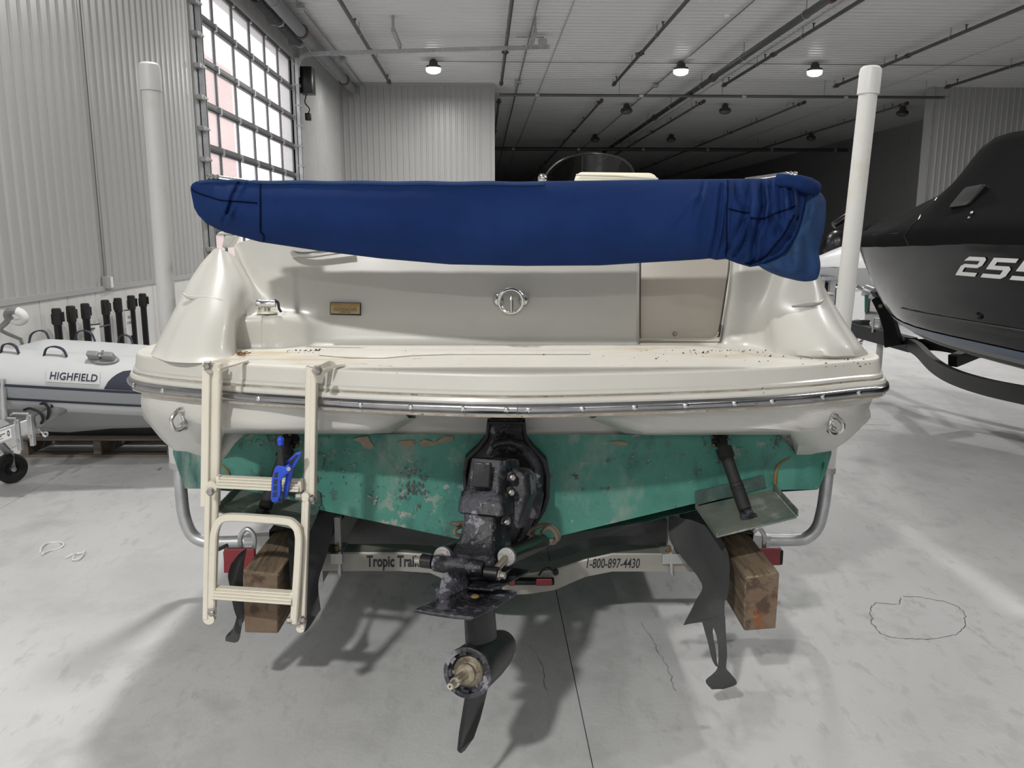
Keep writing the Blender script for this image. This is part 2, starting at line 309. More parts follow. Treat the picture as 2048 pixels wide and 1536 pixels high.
M['rib_hull'] = mat('grey_hull_paint', (0.33, 0.335, 0.33), 0.5)
M['grey_plastic'] = mat('grey_plastic', (0.22, 0.225, 0.23), 0.5)
M['paper'] = mat('white_paper', (0.72, 0.72, 0.72), 0.8)
M['gold'] = mat('tan_warning_plate', (0.42, 0.31, 0.14), 0.5, var=0.08, vs=30)
M['gold_dark'] = mat('brown_band', (0.30, 0.18, 0.05), 0.5)
M['wrap'] = mat('white_shrink_wrap', (0.56, 0.57, 0.58), 0.4)
M['grit'] = mat('dark_grit', (0.035, 0.028, 0.02), 0.9)
M['grime'] = mat('brown_grime', (0.33, 0.27, 0.19), 0.7, var=0.3, vs=30, patches=[((0.50, 0.47, 0.42), 9, 0.52, 0.06), ((0.12, 0.09, 0.06), 30, 0.63, 0.03)])
M['leaf'] = mat('brown_debris', (0.17, 0.10, 0.04), 0.9, var=0.4, vs=90)
M['teal'] = mat('teal_strap', (0.04, 0.16, 0.13), 0.8)
M['brick'] = mat('pink_brick', (0.62, 0.34, 0.28), 0.9, var=0.1, vs=2)
M['asphalt'] = mat('outdoor_paving', (0.55, 0.54, 0.53), 0.9)
M['lens_on'] = emit('lit_lamp_lens', (1.0, 0.98, 0.95), 9)
M['lens_off'] = mat('unlit_lamp_lens', (0.15, 0.15, 0.15), 0.3)
M['pane'] = glassy('ribbed_polycarbonate', (0.80, 0.77, 0.76), 0.92, 0.25, 0.45)
M['screen'] = glassy('tinted_acrylic', (0.62, 0.60, 0.57), 0.93, 0.05)
# ------------------------------------------------------------------ the building
U0, U1, V0, VB, VE = -3.62, 16.0, -14.0, 21.85, 62.0
D0, D1, DTOP = 11.05, 16.55, 4.95        # overhead door opening along the left wall
PITCH_R = 0.1524
def corr(g, p0, along, n, ribs, up, h, depth=0.016, w=0.038):
    """ribbed sheet: starts at p0, runs along `along`, stands `h` along `up`, ribs proud along n"""
    p0, along, n, up = V(p0), V(along), V(n), V(up); prof = [(0, 0)]
    for i in range(ribs):
        c = (i + 0.5) * PITCH_R; prof += [(c - w, 0), (c - w * .55, depth), (c + w * .55, depth), (c + w, 0)]
    prof.append((ribs * PITCH_R, 0))
    return g.grid([[p0 + along * a + n * b for a, b in prof], [p0 + along * a + n * b + up * h for a, b in prof]])
# floor: sub-base with sawn concrete slabs
fl = obj('floor', G(0).box((U0 - .2, V0, -0.3), (U1, VE, -0.02)), M['seam'], kind='structure', smooth=0)
jx = bz(1147, 1348, 0).x
xs = [U0, jx - 4.6 + 1.1, jx, jx + 5.2, jx + 10.4, U1]; xs[1] = jx - 3.2
ys = [V0, 0.4, 10.6, 21.8, 32, 46, VE]
for i in range(len(xs) - 1):
    for j in range(len(ys) - 1):
        obj('concrete_slab', G(0).box((xs[i] + .0018, ys[j] + .0018, -0.02), (xs[i + 1] - .0018, ys[j + 1] - .0018, 0)), M['concrete'], fl, smooth=0)
# hairline cracks in the slab
ck = G(0)
def crack(pts, wd):
    P = spline([bz(x, y, 0.0012) for x, y in pts], 7)
    for i in range(len(P)):
        P[i] = P[i] + V((random.uniform(-.006, .006), random.uniform(-.006, .006), 0))
    L_, R_ = [], []
    for i, p in enumerate(P):
        d = (P[min(i + 1, len(P) - 1)] - P[max(i - 1, 0)]).normalized(); n = V((-d.y, d.x, 0)) * wd * random.uniform(.4, 1.0); L_.append(p + n); R_.append(p - n)
    ck.grid([L_, R_])
crack([(1800, 1195), (1798, 1208), (1752, 1206), (1741, 1222), (1746, 1248), (1764, 1268), (1800, 1276), (1850, 1278), (1905, 1270), (1930, 1252), (1928, 1225), (1905, 1208), (1850, 1196), (1808, 1192)], .0022)
crack([(1282, 1245), (1310, 1290), (1335, 1335), (1350, 1380)], .0014)
crack([(1060, 1290), (1085, 1330), (1092, 1380)], .0012)
crack([(1405, 855), (1480, 845), (1600, 845), (1780, 850)], .003)
obj('crack', ck, M['seam'], fl, smooth=0)
# ceiling: ribs run across the building
cg = G(0); prof = []
n = int((VE - V0) / 0.2286)
for i in range(n):
    y = V0 + i * 0.2286; prof += [(y, 0), (y + .16, 0), (y + .178, -.018), (y + .21, -.018)]
prof.append((VE, 0)); cg.grid([[(u, y, CEIL + b) for y, b in prof] for u in (U0 - .1, U1)])
ce = obj('ceiling', cg, M['ceil'], kind='structure', smooth=0)
obj('roof_deck', G(0).box((U0 - .2, V0, CEIL + .01), (U1, VE, CEIL + .15)), M['ceil'], ce, smooth=0)
for u in (1.55, 6.0, 10.6):                               # lapped ends of the ceiling sheets
    obj('sheet_lap', G(0).box((u, V0, CEIL - .021), (u + .02, VE, CEIL - .017)), M['steel_white'], ce, smooth=0)
# left wall
ZB = bu(190, 581, U0).z                                   # top of the concrete kerb wall
wl = obj('wall_left', G(0).box((U0 - .3, V0, 0), (U0 - .02, D0 - .02, CEIL)).box((U0 - .3, D1 + .02, 0), (U0 - .02, VE, CEIL)).box((U0 - .3, D0 - .02, DTOP + .02), (U0 - .02, D1 + .02, CEIL)), M['steel_white'], kind='structure', smooth=0)
yj = [V0, 1.0, 3.2, 5.2, bu(33, 640, U0).y + .3, bu(62, 640, U0).y + .55, bu(187, 620, U0).y, bu(262, 600, U0).y + .5, D0 - .35]
for a, b in zip(yj, yj[1:]):
    obj('concrete_panel', G(0).box((U0 - .04, a + .004, 0), (U0 + .03, b - .004, ZB - .005)), M['cast'], wl, smooth=0, bevel=.004, seg=1)
for a, b in ((D1 + .35, 19.2), (19.2, VB)):
    obj('concrete_panel', G(0).box((U0 - .04, a + .004, 0), (U0 + .03, b - .004, ZB - .005)), M['cast'], wl, smooth=0)
y = D0 - .22; 
while y - 6 * PITCH_R > V0:
    y -= 6 * PITCH_R; obj('wall_panel', corr(G(0), (U0, y, ZB + .02), (0, 1, 0), (1, 0, 0), 6, (0, 0, 1), CEIL - ZB - .02), M['steel_white'], wl, smooth=0)
y = D1 + .25
while y + 6 * PITCH_R < VB + .5:
    obj('wall_panel', corr(G(0), (U0, y, ZB + .02), (0, 1, 0), (1, 0, 0), 6, (0, 0, 1), CEIL - ZB - .02), M['steel_white'], wl, smooth=0); y += 6 * PITCH_R
y = D0 - .22
while y < D1 + .2:
    obj('wall_panel', corr(G(0), (U0, y, DTOP + .05), (0, 1, 0), (1, 0, 0), 6, (0, 0, 1), CEIL - DTOP - .05), M['steel_white'], wl, smooth=0); y += 6 * PITCH_R
obj('trim_1', G(0).box((U0 - .03, V0, ZB - .012), (U0 + .045, D0 - .3, ZB + .035)).box((U0 - .03, D1 + .3, ZB - .012), (U0 + .045, VB, ZB + .035)), M['steel_white'], kind='structure', smooth=0)
obj('trim_2', G(0).box((U0 - .05, D0 - .22, 0), (U0 + .03, D0 - .02, CEIL)).box((U0 - .05, D1 + .02, 0), (U0 + .03, D1 + .24, CEIL)).box((U0 - .05, D0 - .02, DTOP), (U0 + .02, D1 + .02, DTOP + .07)), M['steel_white'], kind='structure', smooth=0)
# back wall, two stretches with a wide opening between
ua, ub = bv(988, 300, VB).x, bv(1858, 260, VB).x
for nm, a, b in (('wall_back', U0, ua), ('wall_back_right', ub, U1)):
    wb = obj(nm, G(0).box((a, VB, 0), (b, VB + .25, CEIL)), M['steel_white'], kind='structure', smooth=0)
    x = a + .02
    while x < b - .3:
        k = min(6, int((b - x) / PITCH_R)); 
        if k < 1: break
        obj('wall_panel', corr(G(0), (x, VB - .002, 0), (1, 0, 0), (0, -1, 0), k, (0, 0, 1), CEIL, depth=.016, w=.026), M['steel_white'], wb, smooth=0); x += k * PITCH_R
    obj('corner_flashing', G(0).box((a - .02 if a > 0 else b - .06, VB - .03, 0), (a + .06 if a > 0 else b + .02, VB + .28, CEIL)), M['steel_white'], wb, smooth=0)
obj('trim_3', G(0).box((U0, VB - .04, CEIL - .07), (ua, VB, CEIL)), M['steel_white'], kind='structure', smooth=0)
wr = obj('wall_right', G(0).box((U1, V0, 0), (U1 + .2, VB, CEIL)), M['steel_white'], kind='structure', smooth=0)
ur = bv(1750, 268, 32).x
wf = obj('wall_far_right', G(0).box((14.9, VB, 0), (15.1, VE, CEIL)), M['steel_white'], kind='structure', smooth=0)
for k in range(12): obj('wall_panel', G(0).box((14.88, VB + .3 + k * 3.3, 0), (14.9, VB + 3.58 + k * 3.3, CEIL - .25)), M['steel_white'], wf, smooth=0)
obj('wall_far', G(0).box((U0, VE, 0), (U1, VE + .2, CEIL)), M['steel_white'], kind='structure', smooth=0)
obj('wall_front', G(0).box((U0 - .3, V0 - .2, 0), (U1, V0, CEIL)), M['steel_white'], kind='structure', smooth=0)
# outdoors beyond the overhead door
obj('paving_outside', G(0).box((-60, -20, -.35), (U0 - .3, 60, -.02)), M['asphalt'], kind='structure', smooth=0)
nb = thing('neighbouring_building', 'pink brick building seen through the lower right panes of the overhead door', 'building', (-15, 27, 0), C=False)
g = G(0).box((-17, 23.5, 0), (-13, 45, 3.1)); obj('wall', g, M['brick'], nb, smooth=0)
g = G(0).box((-18, 13, 0), (-13.4, 23.5, 2.25)); obj('low_wall', g, M['brick'], nb, smooth=0)
obj('downpipe', G(0).box((-12.99, 26.2, 0), (-12.8, 27.1, 9)), M['door_frame'], nb, smooth=0)
obj('upper_wall', G(0).box((-17, 28.2, 3.1), (-13, 45, 10)), M['brick'], nb, smooth=0)

# overhead door
DX = U0 - .06
dr = thing('door_1', 'grey framed overhead door with six columns of ribbed clear panes', 'door', (DX, (D0 + D1) / 2, 0), C=False); dr['kind'] = 'structure'
del dr['label']; del dr['category']
SEC = DTOP / 9.0; ncol = 6; cw = (D1 - D0) / ncol
for r in range(9):
    z0 = r * SEC; sg = G(0)
    sg.box((DX - .025, D0, z0), (DX + .03, D1, z0 + .055)).box((DX - .025, D0, z0 + SEC - .05), (DX + .03, D1, z0 + SEC))
    for c in range(ncol + 1):
        yy = D0 + c * cw; sg.box((DX - .02, max(D0, yy - .022), z0 + .05), (DX + .02, min(D1, yy + .022), z0 + SEC - .05))
    se = obj('door_section', sg, M['door_frame'], dr, smooth=0)
    st = G(0).box((DX + .03, D0, z0 + SEC - .035), (DX + .05, D1, z0 + SEC - .008))
    obj('seal_strip', st, M['door_dark'], se, smooth=0)
    hg = G(0)
    for c in range(ncol + 1): hg.box((DX + .03, D0 + c * cw - .03 if c else D0, z0 + SEC - .05), (DX + .062, D0 + c * cw + .03 if c < ncol else D1, z0 + SEC + .045))
    obj('hinge', hg, M['galv'], se, smooth=0, kind='stuff')
    for c in range(ncol):
        pg = G(0); ya, yb = D0 + c * cw + .02, D0 + (c + 1) * cw - .02; k = 15; h = (SEC - .1) / k
        rows = []
        for i in range(k * 2 + 1): rows.append([(DX - .006 + (.004 if i % 2 else 0), ya, z0 + .05 + h * i / 2), (DX - .006 + (.004 if i % 2 else 0), yb, z0 + .05 + h * i / 2)])
        obj('pane', pg.grid(rows), M['pane'], se, smooth=0)
# door tracks with brackets
def vtrack(name, yy, lab, side):
    t = thing(name, lab, 'track', (U0 + .07, yy, 0), C=False)
    g = G(0).box((U0 + .04, yy - .035, 0), (U0 + .11, yy - .028, DTOP)).box((U0 + .04, yy + .028, 0), (U0 + .11, yy + .035, DTOP)).box((U0 + .04, yy - .035, 0), (U0 + .046, yy + .035, DTOP))
    obj('rail', g, M['galv'], t, smooth=0)
    obj('mounting_angle', G(0).box((U0 + .03, yy - side * .05, 0), (U0 + .036, yy - side * .14, DTOP)), M['galv'], t, smooth=0)
    z = .25
    while z < DTOP:
        obj('bracket', G(0).box((U0 + .036, yy - side * .17, z), (U0 + .115, yy - side * .02, z + .055)).box((U0 + .02, yy - side * .1, z + .012), (U0 + .125, yy + side * .045, z + .04)), M['galv_dull'], t, smooth=0, bevel=.004, seg=1); z += .38
    return t
vtrack('door_track', D0 - .06, 'near vertical galvanised door track with evenly spaced brackets', 1)
vtrack('door_track', D1 + .06, 'far vertical galvanised door track under the curved rail', -1)
# far horizontal track reaching out over the room
ht = thing('door_rail', 'long horizontal galvanised door rail reaching out below the ceiling', 'track', (U0 + .1, D1 + .06, DTOP), C=False)
zt = DTOP + .12; e1 = bv(1100, 92, D1); P0 = [V((U0 + .09, D1 + .06, DTOP - .35)), V((U0 + .10, D1 + .06, DTOP - .15)), V((U0 + .17, D1 + .06, DTOP + .0)), V((U0 + .32, D1 + .06, DTOP + .07)), V((U0 + .5, D1 + .06, DTOP + .085)), V((e1.x, D1 + .06, e1.z))]
pts = spline(P0[:5], 5) + [P0[5]]
g = G(0)
for a, b in zip(pts, pts[1:]): g.bar(a, b, .045, .075, up=(0, 0, 1) if abs((b - a).normalized().z) < .9 else (1, 0, 0))
obj('rail', g, M['galv'], ht, smooth=0)
for px, py, pt in ((800, 100, 33), (1062, 92, 36)):
    b = bv(px, py, D1 + .06); obj('hanger_strut', G(0).box((b.x - .02, D1 + .04, b.z), (b.x + .02, D1 + .08, CEIL - .25)), M['galv_dull'], ht, smooth=0)
    obj('ceiling_strut', G(0).box((b.x - .03, D1 - 1.2, CEIL - .28), (b.x + .03, D1 + .1, CEIL - .2)).box((b.x - .02, D1 - 1.2, CEIL - .2), (b.x + .02, D1 - 1.1, CEIL)), M['galv_dull'], ht, smooth=0)
obj('end_stop', G(0).box((e1.x - .22, D1 - .02, e1.z + .03), (e1.x - .06, D1 + .12, e1.z + .13)), M['galv'], ht, smooth=0)
obj('operator_rod', G(0).cyl((e1.x - .65, D1 + .02, e1.z + .16), (e1.x - .12, D1 + .02, e1.z + .16), .014), M['galv_dull'], ht)
# torsion spring above the door
ts = thing('torsion_spring', 'dark coiled door spring on a shaft above the overhead door', 'spring', (U0 + .2, 13.8, DTOP + .2), C=False)
zs = DTOP + .22; obj('shaft', G(0).cyl((U0 + .2, D0 - .1, zs), (U0 + .2, D1 + .15, zs), .016, n=10), M['galv'], ts)
for a, b in ((11.4, 13.0), (13.3, 14.7), (14.9, 16.2)):
    pth = []; turns = 17
    for i in range(turns * 8 + 1):
        t = i / (turns * 8); an = 2 * math.pi * turns * t; pth.append((U0 + .2 + .082 * math.cos(an), a + (b - a) * t, zs + .082 * math.sin(an)))
    obj('coil', G(0).tube(pth, .017, 5), M['pipe'], ts)
for yy in (11.2, 13.15, 14.8, 16.35): obj('spring_plate', G(0).cyl((U0 + .2, yy - .04, zs), (U0 + .2, yy + .04, zs), .085, n=12).box((U0 + .035, yy - .02, zs - .06), (U0 + .2, yy + .02, zs + .06)), M['galv_dull'], ts, smooth=40)
bo = thing('door_operator', 'black motor box with hanging cable beside the door track', 'motor', (U0 + .22, D1 + .3, DTOP - .7), C=False)
obj('housing', G(0).box((U0 + .08, D1 + .18, DTOP - .62), (U0 + .34, D1 + .5, DTOP - .12)), M['black'], bo, bevel=.02)
obj('cable', G(0).tube(spline([(U0 + .2, D1 + .3, DTOP - .6), (U0 + .16, D1 + .28, DTOP - .78), (U0 + .24, D1 + .3, DTOP - .9), (U0 + .2, D1 + .3, DTOP - 1.0)], 6), .012, 6), M['black'], bo)
obj('pendant', G(0).box((U0 + .15, D1 + .26, DTOP - 1.12), (U0 + .26, D1 + .36, DTOP - .98)), M['black'], bo, bevel=.012)

# pipes
def pipe_run(u, v0, v1, r, z, label, hang=2.55, heads=True, m='pipe', lit=None, coup=2.9, group=None):
    t = thing('sprinkler_pipe' if heads else 'main_pipe', label, 'pipe', (u, (v0 + v1) / 2, z), C=False, group=group)
    obj('pipe_length', G(0).cyl((u, v0, z), (u, v1, z), r, n=12), M[m], t)
    v = v0 + .3; i = 0
    while v < v1 - .3:
        if i % 2 == 0: obj('coupling', G(0).cyl((u, v - .05, z), (u, v + .05, z), r * 1.45, n=12).box((u - r * 1.45 - .022, v - .03, z - .018), (u + r * 1.45 + .022, v + .03, z + .018)), M['coupling'], t)
        obj('hanger_rod', G(0).cyl((u, v + 1.0, z - r), (u, v + 1.0, CEIL), .008, n=6).cyl((u, v + .985, z), (u, v + 1.015, z), r * 1.2, n=12), M['conduit'], t)
        if heads: obj('sprinkler_head', G(0).cyl((u, v + .5, z), (u, v + .5, z + .10), .014, n=8).cyl((u, v + .5, z + .10), (u, v + .5, z + .115), .03, n=8), M['pipe'], t)
        v += hang; i += 1
    for e, s in ((v0, -1), (v1, 1)): obj('end_cap', G(0).cyl((u, e - .05, z), (u, e + .05, z), r * 1.5, n=12), M['coupling'], t)
    return t
order = ['leftmost', 'second', 'third', 'fourth', 'fifth', 'sixth']
for k, (px, py) in enumerate(((777.7, 163), (1002.6, 166), (1229, 167), (1450, 169), (1674, 171), (1897, 173))):
    p = bz(px, py, 5.25); pipe_run(p.x, -13.5, p.y, .034, 5.25, order[k] + ' dark sprinkler pipe from the left under the lit ceiling')
for k, (px, py) in enumerate(((998, 201), (1203, 201), (1407, 203), (1608, 205), (1813, 207))):
    p = bz(px, py, 5.25); pipe_run(p.x, p.y, 59, .034, 5.25, order[k] + ' sprinkler pipe from the left in the dark back room', hang=3.2, m='conduit')
p = bz(1640, 10, 5.14); pipe_run(p.x, -13, 36, .062, 5.14, 'thick dark main pipe running diagonally across the whole ceiling', hang=3.2, heads=False)
for vv, a, b, lab, z in ((bz(1400, 192, 5.03).y, ua + .12, ub - .12, 'dark cross pipe under the ceiling at the wide opening', 5.03), (bz(1400, 299, 4.98).y, ua, 14.8, 'thick black cross pipe deep inside the dark back room', 4.98)):
    t = thing('cross_pipe', lab, 'pipe', ((a + b) / 2, vv, z), C=False); r = .036 if vv < 30 else .07
    obj('pipe_length', G(0).cyl((a, vv, z), (b, vv, z), r, n=12), M['pipe'], t)
    x = a + .4
    while x < b: obj('hanger_rod', G(0).cyl((x, vv, z), (x, vv, CEIL), .008, n=6), M['conduit'], t); obj('coupling', G(0).cyl((x + .5, vv, z), (x + .6, vv, z), r * 1.3, n=10), M['galv_dull'], t); x += 2.6
bp = thing('duct_pipe', 'wide grey pipe with couplings along the top of the left wall', 'pipe', (bz(712, 184, 5.2).x, 12, 5.2), C=False)
up_ = bz(706, 180, 5.2); obj('pipe_length', G(0).cyl((up_.x, -13.5, 5.2), (up_.x, VB - .02, 5.2), .105, n=18), M['pipe_big'], bp)
obj('wall_collar', G(0).cyl((up_.x, VB - .12, 5.2), (up_.x, VB - .02, 5.2), .135, n=18), M['galv'], bp)
for vv in (8, 12.2, 15.6, 20.2): obj('coupling', G(0).cyl((up_.x, vv - .05, 5.2), (up_.x, vv + .05, 5.2), .128, n=18), M['coupling'], bp)
for vv in (10, 13.6, 18.3): obj('hanger_rod', G(0).cyl((up_.x, vv, 5.2), (up_.x, vv, CEIL), .012, n=6).cyl((up_.x, vv - .03, 5.2), (up_.x, vv + .03, 5.2), .112, n=18), M['conduit'], bp)
def conduit(pts, label, r=.014, boxes=()):
    t = thing('conduit', label, 'conduit', pts[0], C=False)
    obj('tube', G(0).tube(pts, r, 6), M['conduit'], t)
    for b in boxes: obj('junction_box', G(0).box((b[0] - .07, b[1] - .07, b[2] - .05), (b[0] + .07, b[1] + .07, b[2] + .02)), M['galv'], t, smooth=0, bevel=.008)
zc = CEIL - .065
conduit([(4.47, -13, zc), (4.47, 58, zc)], 'thin ceiling conduit passing the middle lit lamp', boxes=[(4.47, 21.6, zc)])
conduit([(.95, -13, zc), (.95, 58, zc)], 'thin ceiling conduit running into the dark back room', .016, [(.95, 21.2, zc)])
conduit([(-3.0, -13, zc), (-3.0, VB, zc)], 'thin ceiling conduit beside the wide grey duct pipe', boxes=[(-3.0, 14.6, zc), (-3.0, 18.8, zc)])
conduit([(-1.04, 18.9, zc), (7.5, 18.9, zc), (12.6, 18.9, zc)], 'thin cross conduit linking the lit lamps', .012)
# switch box with its conduit on the left wall
wy = bu(205, 565, U0).y; wz = bu(205, 565, U0).z
sb = thing('switch_box', 'grey switch box under a long conduit on the left wall', 'switch', (U0 + .05, wy, wz), C=False)
obj('box', G(0).box((U0 + .02, wy - .06, wz - .06), (U0 + .075, wy + .06, wz + .06)), M['galv_dull'], sb, smooth=0, bevel=.006)
obj('cover_plate', G(0).box((U0 + .075, wy + .002, wz - .05), (U0 + .08, wy + .05, wz + .05)), M['paper'], sb, smooth=0)
obj('conduit_tube', G(0).tube([(U0 + .035, wy, wz + .06), (U0 + .035, wy, CEIL - .02)], .016, 8), M['conduit'], sb)

# lamps
def lamp(u, v, on, label, group=None):
    t = thing('ceiling_lamp', label, 'lamp', (u, v, CEIL), C=False, group=group)
    obj('driver_housing', G(0).lathe((u, v, CEIL - .02), (0, 0, -1), [(0, .05), (.05, .09), (.12, .10), (.14, .16), (.19, .17)], 16), M['pipe'], t)
    obj('lens', G(0).lathe((u, v, CEIL - .20), (0, 0, -1), [(0, .155), (.04, .165), (.085, .15), (.115, .09), (.12, .01)], 20), M['lens_on' if on else 'lens_off'], t)
    obj('reflector', G(0).lathe((u, v, CEIL - .2), (0, 0, -1), [(0, .165), (.012, .18), (.013, .175), (.006, .158)] if on else [(0, .165), (.035, .19), (.036, .185), (.012, .16)], 20), M['galv'] if on else M['pipe'], t)
    obj('hook', G(0).cyl((u, v, CEIL), (u, v, CEIL - .03), .014, n=8), M['galv'], t)
nm = {(-1.04, 18.9): 'lit round ceiling lamp left of the others above the back wall', (4.47, 18.9): 'lit round ceiling lamp in the middle of three, by the diagonal pipe', (7.5, 18.9): 'lit round ceiling lamp nearest the tall right guide post'}
for u, v, watts in LAMPS:
        if (u, v) in nm: lamp(u, v, True, nm[(u, v)])
        else: lamp(u, v, True, 'lit round ceiling lamp out of view, the rearmost ones added as fill light', 'lamps outside the picture')
k = 0
for px, py in ((1253, 220), (1450, 220), (1805, 225), (1190, 278), (1342, 278), (1622, 275)):
    p = bz(px, py, CEIL - .2); lamp(p.x, p.y, False, 'unlit ceiling lamp in the dark back room, ' + ['left one of the near row', 'middle one of the near row', 'right one of the near row', 'left one of the far row', 'middle one of the far row', 'right one of the far row'][k]); k += 1
p = bz(1455, 30, CEIL - .02)
sd = thing('smoke_detector', 'small white round detector on the bright ceiling', 'detector', (p.x, p.y, CEIL), C=False)
obj('body', G(0).lathe((p.x, p.y, CEIL), (0, 0, -1), [(0, .06), (.03, .06), (.05, .045)], 14), M['white'], sd)

# stanchions along the left wall
def stanchion():
    o = thing('stanchion', 'x', 'stanchion', (0, 0, 0), C=False, group='belt posts along the left wall')
    obj('base', G(0).lathe((0, 0, 0), (0, 0, 1), [(0, .125), (.012, .125), (.03, .10), (.045, .045), (.05, .031)], 20), M['black'], o)
    obj('pole', G(0).cyl((0, 0, .04), (0, 0, .93), .030, n=16), M['black'], o)
    hd = obj('belt_head', G(0).lathe((0, 0, .88), (0, 0, 1), [(0, .033), (.003, .0365), (.125, .0365), (.128, .033), (.135, .031)], 16), M['rubber'], o)
    obj('belt_clip', G(0).box((.03, -.020, .905), (.054, .020, .985)), M['black'], o, smooth=0, bevel=.005)
    obj('belt_slot', G(0).box((-.042, -.015, .89), (-.03, .015, .97)), M['black'], o, smooth=0, bevel=.004)
    return o
sp = stanchion(); labs = ['black belt post, leftmost of the row by the wall', 'black belt post, second from the left by the wall', 'black belt post with white sign edge, third from the left', 'black belt post, fourth from the left by the wall', 'black belt post, fifth from the left by the wall', 'black belt post with a white paper sign tied on', 'black belt post, rightmost and nearest the left guide post']
spots = []
for i, (px, py) in enumerate(((92, 618), (124, 613), (163, 608), (205, 601), (235, 597), (252, 592), (275, 588))):
    p = bz(px, py, 1.01); q = V((min(max(p.x, -3.455), -3.42), p.y, 0)); spots.append(q)
    rt = (0.4, 1.3, 1.3, 1.3, -1.7, .9, .5)[i]
    if i == 0: sp.location = q; sp['label'] = labs[0]; sp.rotation_euler.z = rt
    else: dup(sp, (0, 0, 0), labs[i], rt - .4).location = q
for i, lab in ((5, 'white paper sign hung on the sixth belt post'), (2, 'white paper sign hung edge-on on the third belt post')):
    q = spots[i]; s_ = thing('paper_sign', lab, 'sign', (q.x + .04, q.y, .45), C=False)
    dx = (.045, -.02) if i == 5 else (.055, .02); vx = V((.035, .10, 0)) if i == 5 else V((.1, -.02, 0)); c = V((q.x - .012, q.y - .055, .755)) if i == 5 else V((q.x + .02, q.y + .05, .70))
    vx = V((.02, .09, 0)) if i == 5 else V((.06, .09, 0)); up = V((0, 0, .13)); nrm = vx.cross(up).normalized() * .0015
    obj('sheet', G(0).slab([c - vx * .62 - up, c + vx * .62 - up, c + vx * .62 + up, c - vx * .62 + up], nrm), M['paper'], s_, smooth=0)
    obj('string', G(0).tube([c + up * .95 - vx * .7, c + up * .95 + vx * .7], .006, 6), M['black'], s_)
    if i == 5:
        lt = G(0); nn = -nrm.normalized() * .002 if (-nrm).dot(V((1, -2, 0))) > 0 else nrm.normalized() * .0035
        put_text(lt, 'SEE', quad_map(c - vx * .25 + up * .3, c + vx * .45 + up * .3, c + vx * .45 + up * .5, c - vx * .25 + up * .5, nn))
        put_text(lt, 'CHIEF', quad_map(c - vx * .45 - up * .12, c + vx * .5 - up * .12, c + vx * .5 + up * .08, c - vx * .45 + up * .08, nn))
        obj('lettering', lt, M['ink'], s_, smooth=0)
t_ = thing('belt', 'thin black cord between the third and fourth belt posts', 'belt', (spots[2].x, spots[2].y, .8), C=False)
obj('cord', G(0).tube([spots[2] + V((.03, 0, .79)), spots[3] + V((.03, 0, .79))], .007, 6), M['black'], t_)
# ------------------------------------------------------------------ the white motorboat (seen from its stern)
BO = V((0, 2.8, 0))
boat = thing('motorboat', 'white motorboat seen from its stern, green flaking bottom paint, on a galvanised trailer', 'boat', BO)
ZR = 1.11
def railpts():
    a = [atz(x, y, ZR) for x, y in ((400, 787), (600, 801), (800, 812), (1024, 818), (1250, 813.5), (1450, 806), (1600, 797), (1710, 785))]
    Lc = [V((-1.352, 5.0, ZR)), V((-1.350, 4.0, ZR)), V((-1.345, 3.2, ZR)), V((-1.335, 2.86, ZR)), V((-1.300, 2.715, ZR)), V((-1.20, 2.61, ZR))]
    Rc = [V((1.18, 2.555, ZR)), V((1.228, 2.615, ZR)), V((1.262, 2.75, ZR)), V((1.285, 3.2, ZR)), V((1.295, 4.0, ZR)), V((1.30, 5.0, ZR))]
    return Lc + a + Rc
RAIL = resample(spline(railpts(), 10), 240)
def inset(P, off, z):
    out = []
    for i, p in enumerate(P):
        d = (P[min(i + 1, len(P) - 1)] - P[max(i - 1, 0)]); d.z = 0; d.normalize(); n = V((-d.y, d.x, 0)); q = p + n * off; out.append(V((q.x, q.y, z)))
    return out
def sweep_prof(prof): return [inset(RAIL, o, ZR + z) for o, z in prof]
# deck moulding above the rail: lip, groove, face, rounded edge, platform surface
edge = [(.002, .012), (.0, .020), (.004, .029), (.010, .031), (.014, .029), (.015, .034), (.012, .038), (.013, .046), (.019, .050), (.026, .0895), (.028, .095), (.033, .098), (.048, .0985)]
g = G(); g.grid(sweep_prof(edge[:10])); obj('platform_rim', g, M['gel_rim'], boat, smooth=35)
obj('grime_line', G().grid(sweep_prof([(.0142, .0305), (.0138, .0345)])), M['grime'], boat, smooth=0)
obj('grime_line', G().grid(sweep_prof([(-.0005, -.0195), (.0015, -.0245)])), M['grime'], boat, smooth=0)
ZP = ZR + .0985
top = inset(RAIL, .048, ZP); rows = sweep_prof(edge[9:])
c0 = [V((p.x * .985, p.y + .06, ZP)) for p in top]; aft = [p for p in top]
g = G(); g.grid(rows)
g.grid([top, [V((p.x * .93, min(p.y + .25, 3.4) if p.y < 3.3 else p.y, ZP)) for p in top], [V((p.x * .6, max(3.2, p.y), ZP)) for p in top], [V((0, max(3.3, p.y), ZP)) for p in top]])
obj('swim_platform', g, M['gel_deck'], boat, smooth=35)
# shallow raised foot pad on the platform
g = G(); pad = [atz(x, y, ZP + .001) for x, y in ((638, 711), (700, 716), (770, 716.5), (820, 712), (900, 709), (1180, 709), (1178, 700), (640, 700))]
g.slab(pad, (0, 0, .003)); obj('foot_pad', g, M['gel_deck'], boat, smooth=30, bevel=.0015)
